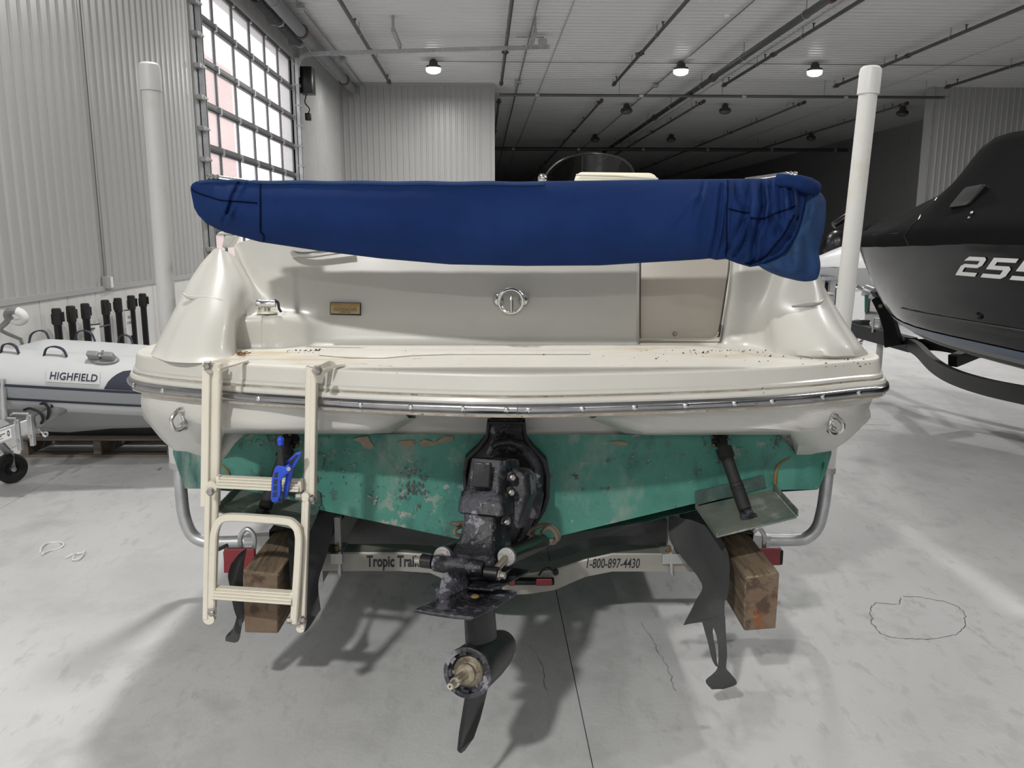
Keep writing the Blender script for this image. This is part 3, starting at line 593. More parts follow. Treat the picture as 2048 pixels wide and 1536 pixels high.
# stainless rub rail with screws, in two lengths meeting at the centre line
def rr(a, b):
    P = RAIL[a:b]; rs = []
    for q in range(9):
        an = -math.pi / 2 + math.pi * q / 8; rs.append([V((p.x, p.y, p.z)) for p in inset(P, .006 - .017 * math.cos(an), ZR + .0155 * math.sin(an))])
    return G().grid(rs)
ic = min(range(240), key=lambda i: abs(RAIL[i].x - .003) + (0 if RAIL[i].y < 2.5 else 9))
r1 = obj('rub_rail', rr(0, ic + 1), M['rail'], boat, smooth=60); r2 = obj('rub_rail', rr(ic, 240), M['rail'], boat, smooth=60)
g = G().tube([RAIL[ic] + V((0, -.013 + .013 * (1 - math.cos(t)), .016 * math.sin(t))) + V((0, 0, 0)) for t in [(-1.3 + .26 * i) for i in range(11)]], .0013, 5); obj('rail_joint', g, M['seam'], r2)
RI = inset(RAIL, -.0125, ZR)
for px in (264, 330, 515, 717, 820, 921, 1023, 1056, 1157, 1260, 1362, 1462, 1552, 1640, 1720, 1772):
    b = min(range(240), key=lambda i: abs(1024 + F * RI[i].x / (RI[i].y * math.cos(PITCH) + .49 * math.sin(PITCH)) - px) if RI[i].y < 2.9 else 9e9)
    d = (RI[min(b + 1, 239)] - RI[b - 1]).normalized(); n = V((d.y, -d.x, 0)); c = RI[b] + n * .001
    s_ = obj('rail_screw', G().lathe(c - n * .003, n, [(0, .0085), (.003, .0085), (.006, .005), (.0065, .001)], 12), M['chrome'], r1 if px < 1024 else r2)
# flange and white topsides under the rail
obj('hull_flange', G().grid(sweep_prof([(.006, -.012), (.004, -.02), (.010, -.028), (.03, -.032), (.06, -.030)])), M['gel_low'], boat, smooth=50)
flt = inset(RAIL, .030, ZR - .030)
def col(px, ys): return [at(px + (o[2] if len(o) > 2 else 0), o[0], o[1]) for o in ys]
n_ = 16
def railat(px):
    return min((p for p in flt if p.y < (2.72 if p.x < 0 else 2.635)), key=lambda p: abs(1024 + F * p.x / (p.y * math.cos(PITCH) + .52 * math.sin(PITCH)) - px))
cols = []
def addcol(topp, pts): cols.append(resample(spline([topp] + pts, 6), n_))
# left side, forward to aft, then across the undercut pad
addcol(flt[0], [V((-1.29, 5.0, .98)), V((-1.21, 5.0, .86))])
addcol(V((-1.315, 3.6, ZR - .03)), [V((-1.27, 3.6, .98)), V((-1.19, 3.6, .86))])
addcol(V((-1.312, 2.95, ZR - .03)), [at(284, 822, 2.93), at(302, 853, 2.94), at(325, 881, 2.95), at(346, 899, 2.96)])
addcol(railat(272), [at(283, 815, 2.73), at(304, 847, 2.78), at(335, 880, 2.85), at(352, 902, 2.9)])
addcol(railat(300), [at(305, 815, 2.64), at(325, 850, 2.68), at(352, 880, 2.75), at(372, 903, 2.83)])
addcol(railat(350), [at(352, 822, 2.56), at(365, 850, 2.585), at(385, 878, 2.66), at(398, 912, 2.78)])
addcol(railat(400), [at(402, 825, 2.53), at(408, 848, 2.535), at(425, 868, 2.60), at(430, 925, 2.765)])
for px in (450, 520, 600, 680, 740): addcol(railat(px), [at(px, 832, 2.485 - .0002 * (px - 450)), at(px, 851 + .02 * (px - 450), 2.48 - .0002 * (px - 450)), at(px, 862 + .018 * (px - 450), 2.52), at(px, 868, 2.765)])
addcol(railat(775), [at(775, 836, 2.44), at(776, 850, 2.45), at(778, 858, 2.52), at(780, 866, 2.765)])
addcol(railat(800), [at(802, 838, 2.44), at(806, 842, 2.50), at(810, 845, 2.60), at(812, 850, 2.765)])
addcol(railat(815), [at(818, 836, 2.50), at(822, 836, 2.58), at(826, 836, 2.66), at(830, 838, 2.768)])
g = G(); g.grid(cols); obj('hull_quarter', g, M['gel_low'], boat, smooth=60)
cols = []
addcol(railat(1190), [at(1188, 836, 2.50), at(1185, 836, 2.58), at(1182, 836, 2.66), at(1180, 838, 2.768)])
addcol(railat(1212), [at(1212, 838, 2.45), at(1214, 842, 2.50), at(1212, 846, 2.60), at(1210, 850, 2.765)])
addcol(railat(1245), [at(1246, 838, 2.43), at(1250, 850, 2.45), at(1252, 860, 2.52), at(1250, 867, 2.765)])
for px in (1290, 1370, 1450, 1530, 1580): addcol(railat(px), [at(px, 832, 2.43 + .0002 * (px - 1290)), at(px, 858 - .02 * (px - 1290), 2.43 + .0002 * (px - 1290)), at(px, 868 - .022 * (px - 1290), 2.50), at(px, 870, 2.765)])
addcol(railat(1628), [at(1626, 822, 2.48), at(1620, 848, 2.49), at(1604, 868, 2.56), at(1592, 912, 2.765)])
addcol(railat(1672), [at(1668, 822, 2.51), at(1658, 850, 2.535), at(1640, 878, 2.62), at(1622, 911, 2.78)])
addcol(railat(1715), [at(1708, 818, 2.57), at(1692, 850, 2.60), at(1668, 882, 2.69), at(1644, 905, 2.82)])
addcol(railat(1748), [at(1738, 815, 2.66), at(1720, 845, 2.70), at(1692, 878, 2.80), at(1660, 902, 2.88)])
addcol(V((1.255, 2.95, ZR - .03)), [at(1742, 825, 2.9), at(1724, 853, 2.91), at(1694, 882, 2.92), at(1666, 900, 2.94)])
addcol(V((1.265, 3.6, ZR - .03)), [V((1.22, 3.6, .98)), V((1.14, 3.6, .86))])
addcol(flt[-1], [V((1.24, 5.0, .98)), V((1.16, 5.0, .86))])
g = G(); g.grid(cols); obj('hull_quarter', g, M['gel_low'], boat, smooth=60)
# flat transom between the quarters
g = G().slab([at(760, 828, 2.77), at(1255, 828, 2.77), at(1602, 860, 2.78), at(1602, 915, 2.78), at(1012, 915, 2.78), at(420, 930, 2.78), at(420, 858, 2.78)], (0, .03, 0)); obj('transom', g, M['gel_low'], boat, smooth=0)
# green painted underwater transom
tT = [(346, 900), (372, 903), (398, 908), (425, 927), (441, 925), (455, 908), (470, 886), (486, 872), (505, 867), (640, 868), (1012, 869), (1545, 869), (1562, 874), (1578, 890), (1592, 908), (1610, 911), (1645, 905), (1663, 901)]
bT = [(346, 908), (358, 945), (370, 977), (480, 979), (535, 990), (640, 1020), (1012, 1098), (1385, 1008), (1545, 980), (1636, 979), (1652, 945), (1663, 908)]
dT = [(346, 2.96), (358, 2.90), (372, 2.83), (400, 2.775), (430, 2.76), (1592, 2.758), (1625, 2.775), (1648, 2.82), (1663, 2.93)]
xs_ = sorted(set([346 + i * (1663 - 346) / 160 for i in range(161)] + [p[0] for p in tT] + [p[0] for p in bT]))
rows = []
for x in xs_:
    a, b, d = lerp1(tT, x), lerp1(bT, x), lerp1(dT, x); dd = d - .004
    chine = max(0, 1 - abs(x - 430) / 45, 1 - abs(x - 1590) / 45)
    rows.append([at(x, a + (b - a) * t, dd - .012 * chine * math.sin(math.pi * t)) for t in [k / 10 for k in range(11)]])
tr_g = obj('bottom_paint', G().grid(rows), M['green'], boat, smooth=60)
# hull bottom and sides running forward to the bow
def keel(y): return lerp1([(2.76, .50), (3.6, .45), (5, .42), (7, .55), (8.2, .85), (8.8, 1.22)], y)
def chx(y): return lerp1([(2.76, 1.10), (5, 1.08), (6.5, .85), (7.6, .5), (8.4, .15), (8.8, .01)], y)
def chz(y): return lerp1([(2.76, .70), (3.6, .66), (5, .66), (7, .85), (8.2, 1.10), (8.8, 1.25)], y)
def shx(y): return lerp1([(2.76, 1.30), (5, 1.31), (6.5, 1.16), (7.6, .80), (8.4, .36), (8.8, .03)], y)
def shz(y): return lerp1([(2.76, 1.08), (5, 1.09), (7, 1.20), (8.8, 1.34)], y)
st = []
for y in [2.80, 3.2, 4, 5, 5.8, 6.5, 7.1, 7.6, 8.0, 8.4, 8.65, 8.8]:
    st.append([V((-chx(y) - .02, y, chz(y) + .10)), V((-chx(y), y, chz(y))), V((-chx(y) * .85, y, chz(y) - .01)), V((-chx(y) * .45, y, (chz(y) + keel(y)) / 2 - .02)), V((0, y, keel(y))), V((chx(y) * .45, y, (chz(y) + keel(y)) / 2 - .02)), V((chx(y) * .85, y, chz(y) - .01)), V((chx(y), y, chz(y))), V((chx(y) + .02, y, chz(y) + .10))])
obj('hull_bottom', G().grid(st), M['green'], boat, smooth=40)
for sgn in (-1, 1):
    st = []
    for y in [5.0, 5.8, 6.5, 7.1, 7.6, 8.0, 8.4, 8.65, 8.8]:
        st.append([V((sgn * (chx(y) + .02 + (shx(y) - chx(y) - .02) * t + .03 * math.sin(math.pi * t)) - .02, y, chz(y) + .10 + (shz(y) - chz(y) - .10) * t)) for t in [k / 6 for k in range(7)]])
    obj('hull_side', G().grid(st), M['gel_low'], boat, smooth=50)
dk = []
for y in [3.15, 3.2, 4, 5, 5.8, 6.5, 7.1, 7.6, 8.0, 8.4, 8.65, 8.8]:
    s_ = shx(y); h = lerp1([(3, 1.47), (5, 1.48), (7, 1.50), (8.8, 1.42)], y); f_ = lerp1([(3, 1.25), (4.8, 1.3), (5.2, 1.5), (7, 1.56), (8.8, 1.43)], y)
    q = [(-1, shz(y)), (-.985, shz(y) + .1), (-.92, h), (-.80, h), (-.76, f_), (0, f_ + .02), (.76, f_), (.80, h), (.92, h), (.985, shz(y) + .1), (1, shz(y))]
    dk.append([V((a * s_ - .02, y, z)) for a, z in q])
obj('deck', G().grid(dk), M['gel'], boat, smooth=40)

# moulded stern: two sloping quarter fins, the transom wall and the walk-through recess
def stern(cols, n=30, m='gel', smooth=50, sub=1):
    C_ = [resample(spline([(p if isinstance(p, V) else (atz(p[0], p[1], ZP - .004) if len(p) == 2 else at(*p))) for p in c], 6), n) for c in cols]
    # smooth across columns too
    R = [spline([c[i] for c in C_], 6) for i in range(n)]
    return G().grid(R)
left = [
 [(326, 706, 3.10), (354, 640, 3.10), (384, 575, 3.12), (408, 530, 3.13), (431, 499, 3.13)],
 [(301, 709), (309, 694, 2.74), (341, 634, 2.79), (373, 571, 2.855), (401, 528, 2.92), (427, 499, 2.99)],
 [(322, 719), (330, 702, 2.625), (357, 640, 2.70), (386, 588, 2.78), (412, 535, 2.875), (433, 497, 2.96)],
 [(345, 724), (351, 707, 2.58), (378, 640, 2.665), (402, 588, 2.745), (424, 535, 2.855), (439, 497, 2.945)],
 [(388, 726), (392, 712, 2.545), (410, 640, 2.645), (424, 590, 2.735), (435, 540, 2.84), (442, 498, 2.945)],
 [(440, 723), (442, 708, 2.59), (450, 640, 2.675), (453, 598, 2.745), (450, 545, 2.84), (445, 499, 2.95)],
 [(466, 716), (467, 702, 2.67), (468, 645, 2.73), (472, 600, 2.79), (468, 555, 2.85), (449, 502, 2.96)],
 [(473, 704), (472, 694, 2.80), (472, 645, 2.81), (484, 622, 2.83), (484, 565, 2.87), (453, 503, 2.97)],
 [(485, 700), (484, 692, 2.825), (484, 640, 2.83), (500, 625, 2.865), (500, 585, 2.89), (458, 505, 2.975)],
 [(520, 699), (520, 691, 2.83), (521, 637, 2.835), (526, 627, 2.87), (524, 606, 2.91), (466, 510, 2.985)],
 [(521, 699), (521, 691, 2.831), (522, 637, 2.836), (527, 628, 2.872), (528, 609, 2.925), (470, 512, 3.01)],
 [(540, 699), (540, 691, 2.838), (540, 638, 2.842), (543, 628, 2.875), (546, 619, 2.93), (500, 560, 3.02), (470, 490, 3.10)],
 [(565, 699), (563, 690, 2.845), (561, 640, 2.85), (561, 629, 2.885), (562, 617, 2.955), (530, 560, 3.02), (495, 480, 3.10)],
 [(605, 698), (604, 688, 2.87), (602, 648, 2.885), (602, 630, 2.915), (600, 618, 2.96), (585, 560, 3.01), (560, 460, 3.09)],
 [(650, 697), (650, 688, 2.91), (649, 660, 2.93), (648, 630, 2.95), (646, 600, 2.975), (640, 540, 3.01), (630, 440, 3.07)],
 [(760, 697), (760, 689, 2.925), (760, 665, 2.945), (760, 620, 2.965), (760, 570, 2.990), (756, 430, 3.060)],
 [(900, 697), (900, 689, 2.925), (900, 665, 2.945), (900, 620, 2.965), (900, 570, 2.990), (900, 430, 3.060)],
 [(1150, 697), (1150, 689, 2.925), (1150, 665, 2.945), (1150, 620, 2.965), (1150, 570, 2.990), (1150, 430, 3.060)],
 [(1255, 697), (1255, 689, 2.925), (1255, 665, 2.945), (1255, 620, 2.965), (1255, 570, 2.990), (1255, 430, 3.060)],
 [(1275, 697), (1274, 688, 2.93), (1275, 660, 2.95), (1276, 620, 2.97), (1276, 570, 2.995), (1276, 430, 3.06)],
 [(1280, 696), (1279, 687, 2.96), (1279, 660, 2.985), (1279, 620, 3.01), (1279, 570, 3.03), (1279, 430, 3.09)],
 [(1282, 694), (1281, 686, 3.03), (1280, 660, 3.06), (1280, 620, 3.09), (1280, 570, 3.11), (1280, 430, 3.18)]]
obj('stern_moulding', stern(left), M['gel'], boat, smooth=50)
right = [
 [(1434, 694), (1437, 685, 3.03), (1442, 660, 3.06), (1447, 620, 3.09), (1456, 570, 3.11), (1470, 430, 3.18)],
 [(1438, 696), (1441, 687, 2.965), (1446, 660, 2.99), (1452, 620, 3.01), (1460, 570, 3.04), (1473, 430, 3.10)],
 [(1450, 697), (1452, 689, 2.925), (1456, 660, 2.945), (1463, 620, 2.97), (1472, 570, 3.00), (1484, 430, 3.07)],
 [(1490, 699), (1491, 691, 2.895), (1494, 660, 2.915), (1500, 620, 2.945), (1508, 570, 2.98), (1530, 440, 3.07)],
 [(1525, 703), (1525, 692, 2.82), (1524, 660, 2.86), (1527, 620, 2.905), (1540, 570, 2.96), (1570, 450, 3.06)],
 [(1541, 706), (1540, 695, 2.76), (1536, 660, 2.80), (1538, 620, 2.845), (1553, 570, 2.91), (1592, 470, 3.02)],
 [(1560, 711), (1558, 700, 2.69), (1551, 650, 2.74), (1549, 612, 2.79), (1566, 565, 2.87), (1604, 485, 2.99)],
 [(1610, 717), (1606, 706, 2.60), (1595, 655, 2.66), (1590, 612, 2.72), (1598, 565, 2.83), (1613, 490, 2.97)],
 [(1665, 719), (1657, 708, 2.56), (1638, 655, 2.62), (1622, 610, 2.70), (1618, 565, 2.82), (1618, 495, 2.965)],
 [(1702, 718), (1692, 706, 2.57), (1664, 655, 2.63), (1642, 606, 2.72), (1630, 562, 2.83), (1622, 498, 2.975)],
 [(1722, 714), (1712, 702, 2.61), (1681, 652, 2.68), (1655, 603, 2.77), (1638, 560, 2.86), (1625, 500, 2.99)],
 [(1737, 707), (1724, 692, 2.72), (1692, 646, 2.78), (1665, 602, 2.85), (1643, 560, 2.92), (1627, 502, 3.03)],
 [(1702, 706, 3.10), (1690, 690, 3.10), (1668, 645, 3.11), (1649, 602, 3.12), (1634, 560, 3.13), (1622, 502, 3.14)]]
obj('stern_moulding', stern(right), M['gel'], boat, smooth=50)
# raised lower lip (moulded step) across each fin
for pts in ([(366, 585, 2.772), (371, 591, 2.765), (384, 595, 2.748), (402, 596, 2.735), (416, 596, 2.727), (440, 600, 2.728), (455, 607, 2.736)], [(1583, 612, 2.722), (1600, 610, 2.708), (1622, 608, 2.697), (1640, 605, 2.713), (1648, 598, 2.735)]):
    P_ = spline([at(x, y, d + .003) for x, y, d in pts], 6); n2 = len(P_)
    obj('moulded_step', G().tube(P_, [.007 * math.sin(math.pi * (i + .5) / n2) + .001 for i in range(n2)], 8), M['gel'], boat, smooth=80)
# sill below the walk-through and the hinged door panel
g = G().hexa([at(1279, 697, 2.90), at(1436, 697, 2.90), at(1436, 690, 3.2), at(1279, 690, 3.2), at(1279, 686, 2.925), at(1438, 686, 2.925), at(1438, 680, 3.2), at(1279, 680, 3.2)]); obj('door_sill', g, M['gel_deck'], boat, smooth=0, bevel=.006)
poly = [(1281, 678), (1420, 678), (1428, 676), (1434, 671), (1437, 664), (1447, 600), (1456, 540), (1464, 430), (1281, 430)]
def dpl(k, ex=0): return [at(x, y, 2.985 + (678 - y) * .0005 + k) for x, y in poly]
cd_ = obj('transom_door', G().slab(dpl(0), (0, .03, 0)), M['door_panel'], boat, smooth=30, bevel=.004)
obj('door_edge', G().tube([at(x, y, 2.982 + (678 - y) * .0005) for x, y in poly[:5]], .0035, 6), M['cream'], cd_)
obj('door_gap', G().tube([at(x + 1.5, y, 2.99 + (678 - y) * .0005) for x, y in poly[4:8]], .0035, 6), M['seam'], cd_)
c = at(1350, 668, 2.98); obj('snap_stud', G().lathe(c + V((0, .01, 0)), (0, -1, 0), [(0, .008), (.008, .008), (.012, .004)], 12), M['bolt'], cd_)
# shower fitting on the left ledge
c = at(535, 622, 2.88); sh = obj('shower_fitting', G().lathe(c + V((0, 0, -.008)), (0, 0, 1), [(0, .036), (.005, .036), (.008, .022)], 18), M['cream'], boat)
c2 = c + V((-.0, 0, .026)); obj('valve_body', G().lathe(c2 + V((-.036, -.004, .0)), (1, 0, 0), [(0, .012), (.003, .016), (.02, .0165), (.024, .014), (.05, .015), (.058, .013), (.068, .012)], 16).cyl(c, c2, .011, n=12), M['chrome'], sh)
obj('hose_end', G().tube(spline([c2 + V((.028, -.004, .012)), c2 + V((.04, -.004, .004)), c2 + V((.044, -.01, -.014)), c2 + V((.052, -.014, -.028))], 5), .005, 8), M['rubber'], sh)
# warning plate
q = [at(x, y, d) for x, y, d in ((660.5, 629, 2.948), (721.5, 630.5, 2.952), (721.5, 606, 2.964), (660.5, 605, 2.962))]
nrm = (q[1] - q[0]).cross(q[3] - q[0]).normalized(); nrm = nrm if nrm.y < 0 else -nrm
wp = obj('warning_plate', G().slab([p + nrm * .004 for p in q], nrm * -.02), M['ink'], boat, smooth=0)
f = quad_map(q[0], q[1], q[2], q[3], nrm * .0055)
obj('plate_face', G().slab([f(.025, .07), f(.975, .07), f(.975, .93), f(.025, .93)], nrm * -.001), M['gold'], wp, smooth=0)
f = quad_map(q[0], q[1], q[2], q[3], nrm * .0062)
obj('plate_band', G().slab([f(.04, .72), f(.955, .72), f(.955, .90), f(.04, .90)], nrm * -.0006), M['gold_dark'], wp, smooth=0)
def sub(a0, b0, a1, b1, k): 
    f = quad_map(q[0], q[1], q[2], q[3], nrm * k); return lambda a, b: f(a0 + (a1 - a0) * a, b0 + (b1 - b0) * b)
g = G()
for t, a0, a1, b0 in (('TO AVOID RISK OF SERIOUS INJURY OR DEATH', .09, .92, .57), ('SHUT OFF ENGINE WHEN NEAR SWIMMERS', .12, .89, .43), ('OR PRIOR TO USING SWIM PLATFORM AND', .12, .88, .29), ('BOARDING LADDER.', .31, .68, .15)): put_text(g, t, sub(a0, b0, a1, b0 + .085, .0066), bold=.01)
obj('lettering', g, M['ink'], wp, smooth=0)
obj('danger_print', put_text(G(), 'DANGER', sub(.40, .755, .66, .865, .0068), bold=.01), M['gold'], wp, smooth=0)
# stainless ring on two feet in the centre of the wall
rc = at(1022, 602, 2.925); rg = obj('ski_tow_ring', G().tube([rc + V((.043 * math.cos(t), -.004 * math.sin(t), .043 * math.sin(t))) for t in [2 * math.pi * i / 32 for i in range(32)]], .0066, 10, closed=True), M['chrome'], boat)
for s_ in (-1, 1): obj('ring_foot', G().ball(rc + V((s_ * .046, .035, 0)), .022, 14, 8, (.9, .8, 1.1)), M['chrome'], rg)
obj('centre_post', G().tube([rc + V((.001, .05, .012)), rc + V((.001, .01, .012)), rc + V((.001, -.002, .004)), rc + V((.001, -.004, -.042))], .007, 10), M['chrome'], rg)
# grab handle ends peeping out under the canvas
hp = at(612, 508, 2.99); obj('grab_handle', G().tube(spline([at(586, 504, 3.06), at(590, 508, 3.0), at(612, 510, 2.975), at(640, 507, 2.965), at(700, 498, 2.96)], 6), [.008] * 3 + [.012] * 22, 12), M['chrome'], boat)
obj('gunwale_cap', G().hexa([at(432, 470, 3.25), at(470, 470, 3.2), at(470, 470, 3.6), at(440, 470, 3.6), at(438, 464, 3.25), at(470, 460, 3.2), at(470, 460, 3.6), at(446, 462, 3.6)]), M['gel'], boat, smooth=0, bevel=.006)
obj('coaming_bracket', G().hexa([at(443, 496, 3.22), at(456, 494, 3.2), at(470, 494, 3.45), at(450, 496, 3.45), at(450, 470, 3.22), at(475, 470, 3.2), at(480, 470, 3.45), at(456, 470, 3.45)]), M['gel'], boat, smooth=0, bevel=.008)
# transom U-bolts on the quarters
for ring, p0_, p1_, d0, sx in (([(364, 822), (354, 824), (345, 834), (343, 844), (348, 856), (357, 860), (368, 853)], (357, 816), (369, 854), 2.545, -1), ([(1666, 834), (1677, 837), (1685, 846), (1686, 856), (1680, 864), (1670, 866), (1661, 859)], (1666, 828), (1660, 862), 2.50, 1)):
    k_ = [0, -.022, -.036, -.04, -.036, -.022, 0]
    ub_ = obj('tie_down_eye', G().tube(spline([at(x, y, d0 + q) for (x, y), q in zip(ring, k_)], 6), .0068, 10), M['chrome'], boat)
    a, b = at(*p0_, d0 + .012), at(*p1_, d0 + .02)
    obj('backing_plate', G().bar(a, b, .020, .014, up=(0, 1, 0)), M['chrome'], ub_, smooth=30, bevel=.005)
    for q in (ring[0], ring[-1]): obj('eye_collar', G().lathe(at(*q, d0 + .012), (sx * .2, -1, 0), [(0, .014), (.012, .014), (.016, .010)], 14), M['chrome'], ub_)
# flaked paint islands and the rust drips
fl_ = G()
def blot(poly, d=2.749): fl_.slab([at(x + random.uniform(-1, 1), y + random.uniform(-1, 1), d) for x, y in poly], (0, .003, 0))
for pl in ([(735, 873), (742, 885), (748, 892), (742, 899), (726, 896), (721, 886), (706, 880), (718, 875)], [(800, 882), (826, 880), (830, 888), (818, 898), (806, 890), (792, 888)], [(838, 884), (850, 880), (868, 884), (884, 876), (886, 872), (908, 873), (905, 882), (890, 884), (878, 889), (860, 892), (842, 893)], [(1218, 884), (1236, 882), (1252, 884), (1258, 890), (1240, 893), (1228, 889)]): blot(pl)
fd, fl2 = G(), G()
def flecks(g, cx, cy, sx, sy, n, r0, r1):
    for _ in range(n):
        x, y, r = random.gauss(cx, sx), random.gauss(cy, sy), random.uniform(r0, r1)
        if y < 872: y = 872 + random.random() * 4
        m_ = random.randint(5, 7); g.slab([at(x + r * random.uniform(.5, 1.2) * math.cos(6.283 * k / m_), y + r * .9 * random.uniform(.5, 1.2) * math.sin(6.283 * k / m_), 2.7485) for k in range(m_)], (0, .003, 0))
for a_ in ((826, 975, 14, 14, 46, 1.2, 4.5), (830, 945, 16, 8, 16, 1, 3), (760, 960, 40, 25, 14, .8, 2), (548, 880, 22, 4, 30, .8, 2.6), (1430, 880, 16, 6, 16, 1, 3), (1560, 885, 14, 9, 22, .8, 2.4), (660, 935, 14, 40, 16, .8, 2.2)): flecks(fd, *a_)
for a_ in ((742, 1000, 14, 9, 9, 1.5, 5), (700, 920, 60, 25, 30, .8, 2.4), (555, 884, 26, 6, 36, .8, 2.6), (1250, 920, 90, 12, 40, .8, 2.2), (800, 930, 40, 20, 16, 1, 3), (1480, 905, 40, 22, 20, .8, 2.2), (810, 1000, 30, 12, 10, 1, 3.4), (1200, 960, 80, 30, 18, .7, 1.8)): flecks(fl2, *a_)
obj('paint_fleck', fd, M['pipe'], boat, smooth=0, kind='stuff'); obj('paint_fleck', fl2, M['tab_light'], boat, smooth=0, kind='stuff')
obj('flaked_patch', fl_, M['flaked'], boat, smooth=0, kind='stuff')
for pts in ([(437, 927), (450, 936), (457, 948), (460, 968)], [(1582, 914), (1562, 926), (1553, 940), (1549, 975)]):
    P_ = spline([at(x, y, 2.746) for x, y in pts], 6); obj('rust_drip', G().tube(P_, [.003 + .004 * i / len(P_) for i in range(len(P_))], 6), M['rust_drip'], boat)
# helm seat and windscreen beyond the canvas
st_ = obj('helm_seat', G().hexa([at(1146, 372, 4.4), at(1322, 372, 4.4), at(1318, 372, 4.55), at(1150, 372, 4.55), at(1150, 344, 4.42), at(1312, 346, 4.42), at(1308, 346, 4.52), at(1154, 344, 4.52)]).box((.36, 4.42, 1.25), (.78, 4.55, 1.88)), M['cream'], boat, smooth=60, bevel=.035, seg=4)
obj('seat_piping', G().tube([at(1152, 350, 4.385), at(1230, 352, 4.385), at(1316, 358, 4.385)], .006, 6), M['gel_deck'], st_)
P_ = spline([at(1084, 366, 4.9), at(1100, 338, 5.0), at(1130, 317, 5.1), at(1180, 307, 5.15), at(1230, 313, 5.1), at(1260, 330, 5.0), at(1274, 366, 4.9)], 8)
sc_ = obj('windscreen', G().grid([P_, [V((p.x * .97 + .008, p.y + .02, 1.5 + (p.z - 1.5) * .5)) for p in P_], [V((p.x, p.y - .05, 1.45)) for p in P_]]), M['screen'], boat, smooth=60)
obj('windscreen_edge', G().tube(P_, .006, 6), M['black'], sc_)
obj('dash_hood', G().sheet([[V((p.x * .9 + .05, p.y - .25, 1.45 + (p.z - 1.5) * k + .02)) for p in P_] for k in (0, .40, .62)], (0, .12, 0)), M['cream'], boat, smooth=60)
obj('chrome_light', G().ball(at(1085, 357, 4.85), .028, 12, 8), M['chrome'], boat)
# dark grit and droppings scattered on the platform
gg = G()
def speck(p, r): gg.add([p + V((random.uniform(-1, 1) * r, random.uniform(-1, 1) * r, 0)) for _ in range(4)] + [p + V((0, 0, r * .8))], [(0, 1, 4), (1, 2, 4), (2, 3, 4), (3, 0, 4)])
for (cx, cy, sx, sy, n) in ((640, 696, 30, 6, 46), (700, 703, 50, 6, 12), (1420, 700, 60, 6, 26), (1500, 706, 60, 7, 22), (1600, 716, 50, 7, 20), (1050, 705, 220, 8, 16), (1690, 722, 40, 6, 12), (1250, 705, 150, 8, 12)):
    for _ in range(n): speck(atz(min(max(random.gauss(cx, sx), 505), 1740), max(701, random.gauss(cy, sy)), ZP + .001), random.choice((.0025, .003, .004, .0055)))
for (x, y) in ((632, 694), (640, 694), (1528, 778), (810, 704), (1408, 706)): speck(atz(x, max(y, 701), ZP + .001) if y < 770 else at(x, y, 2.36), .009)
obj('grit', gg, M['grit'], org=at(1000, 720, 2.6), label='dark grit and droppings scattered over the stained swim platform', cat='debris', kind='stuff', smooth=0)
lf = G()
for _ in range(26):
    p = atz(random.gauss(484, 5), max(704, random.gauss(707, 2)), ZP + .002 + random.random() * .006); a = random.random() * 6; lf.bar(p, p + V((.012 * math.cos(a), .012 * math.sin(a), .002)), .005, .003)
obj('debris_clump', lf, M['leaf'], label='small clump of brown debris beside the left ladder bracket', cat='debris', kind='stuff', smooth=0)
# ------------------------------------------------------------------ blue canvas boot over the folded top
topL = [(381, 374), (384, 368), (392, 363), (420, 359.5), (600, 361), (900, 362.5), (1080, 362.5), (1250, 360), (1400, 358.5), (1560, 356.5), (1590, 357), (1600, 362), (1608, 372), (1614, 392)]
botL = [(381, 380), (388, 415), (396, 430), (412, 446), (430, 456), (450, 465), (520, 484), (560, 490), (640, 502), (760, 517), (900, 529), (1050, 532), (1200, 531), (1280, 526), (1350, 522), (1400, 519), (1420, 517), (1432, 520), (1452, 518), (1475, 527), (1500, 534), (1530, 530), (1570, 508), (1597, 470), (1608, 430), (1614, 400)]
bm_ = thing('canvas_boot', 'long dark blue canvas boot sagging over the folded top above the transom', 'cover', at(1000, 450, 2.53))
xsb = []; x = 381.0
while x < 1614: xsb.append(x); x += (1.2 if x < 400 else 2.5 if x < 500 else 7 if x < 1350 else 1.8)
xsb.append(1614)
NR = 56; rows = []
def pdist(pl, x, y):                    # signed distance to a crease line
    best = None
    for (x0, y0), (x1, y1) in zip(pl, pl[1:]):
        dx, dy = x1 - x0, y1 - y0; k = max(0, min(1, ((x - x0) * dx + (y - y0) * dy) / (dx * dx + dy * dy))); ex, ey = x - x0 - dx * k, y - y0 - dy * k; d = math.hypot(ex, ey)
        if best is None or d < abs(best): best = d * (1 if ex * dy - ey * dx >= 0 else -1)
    return best
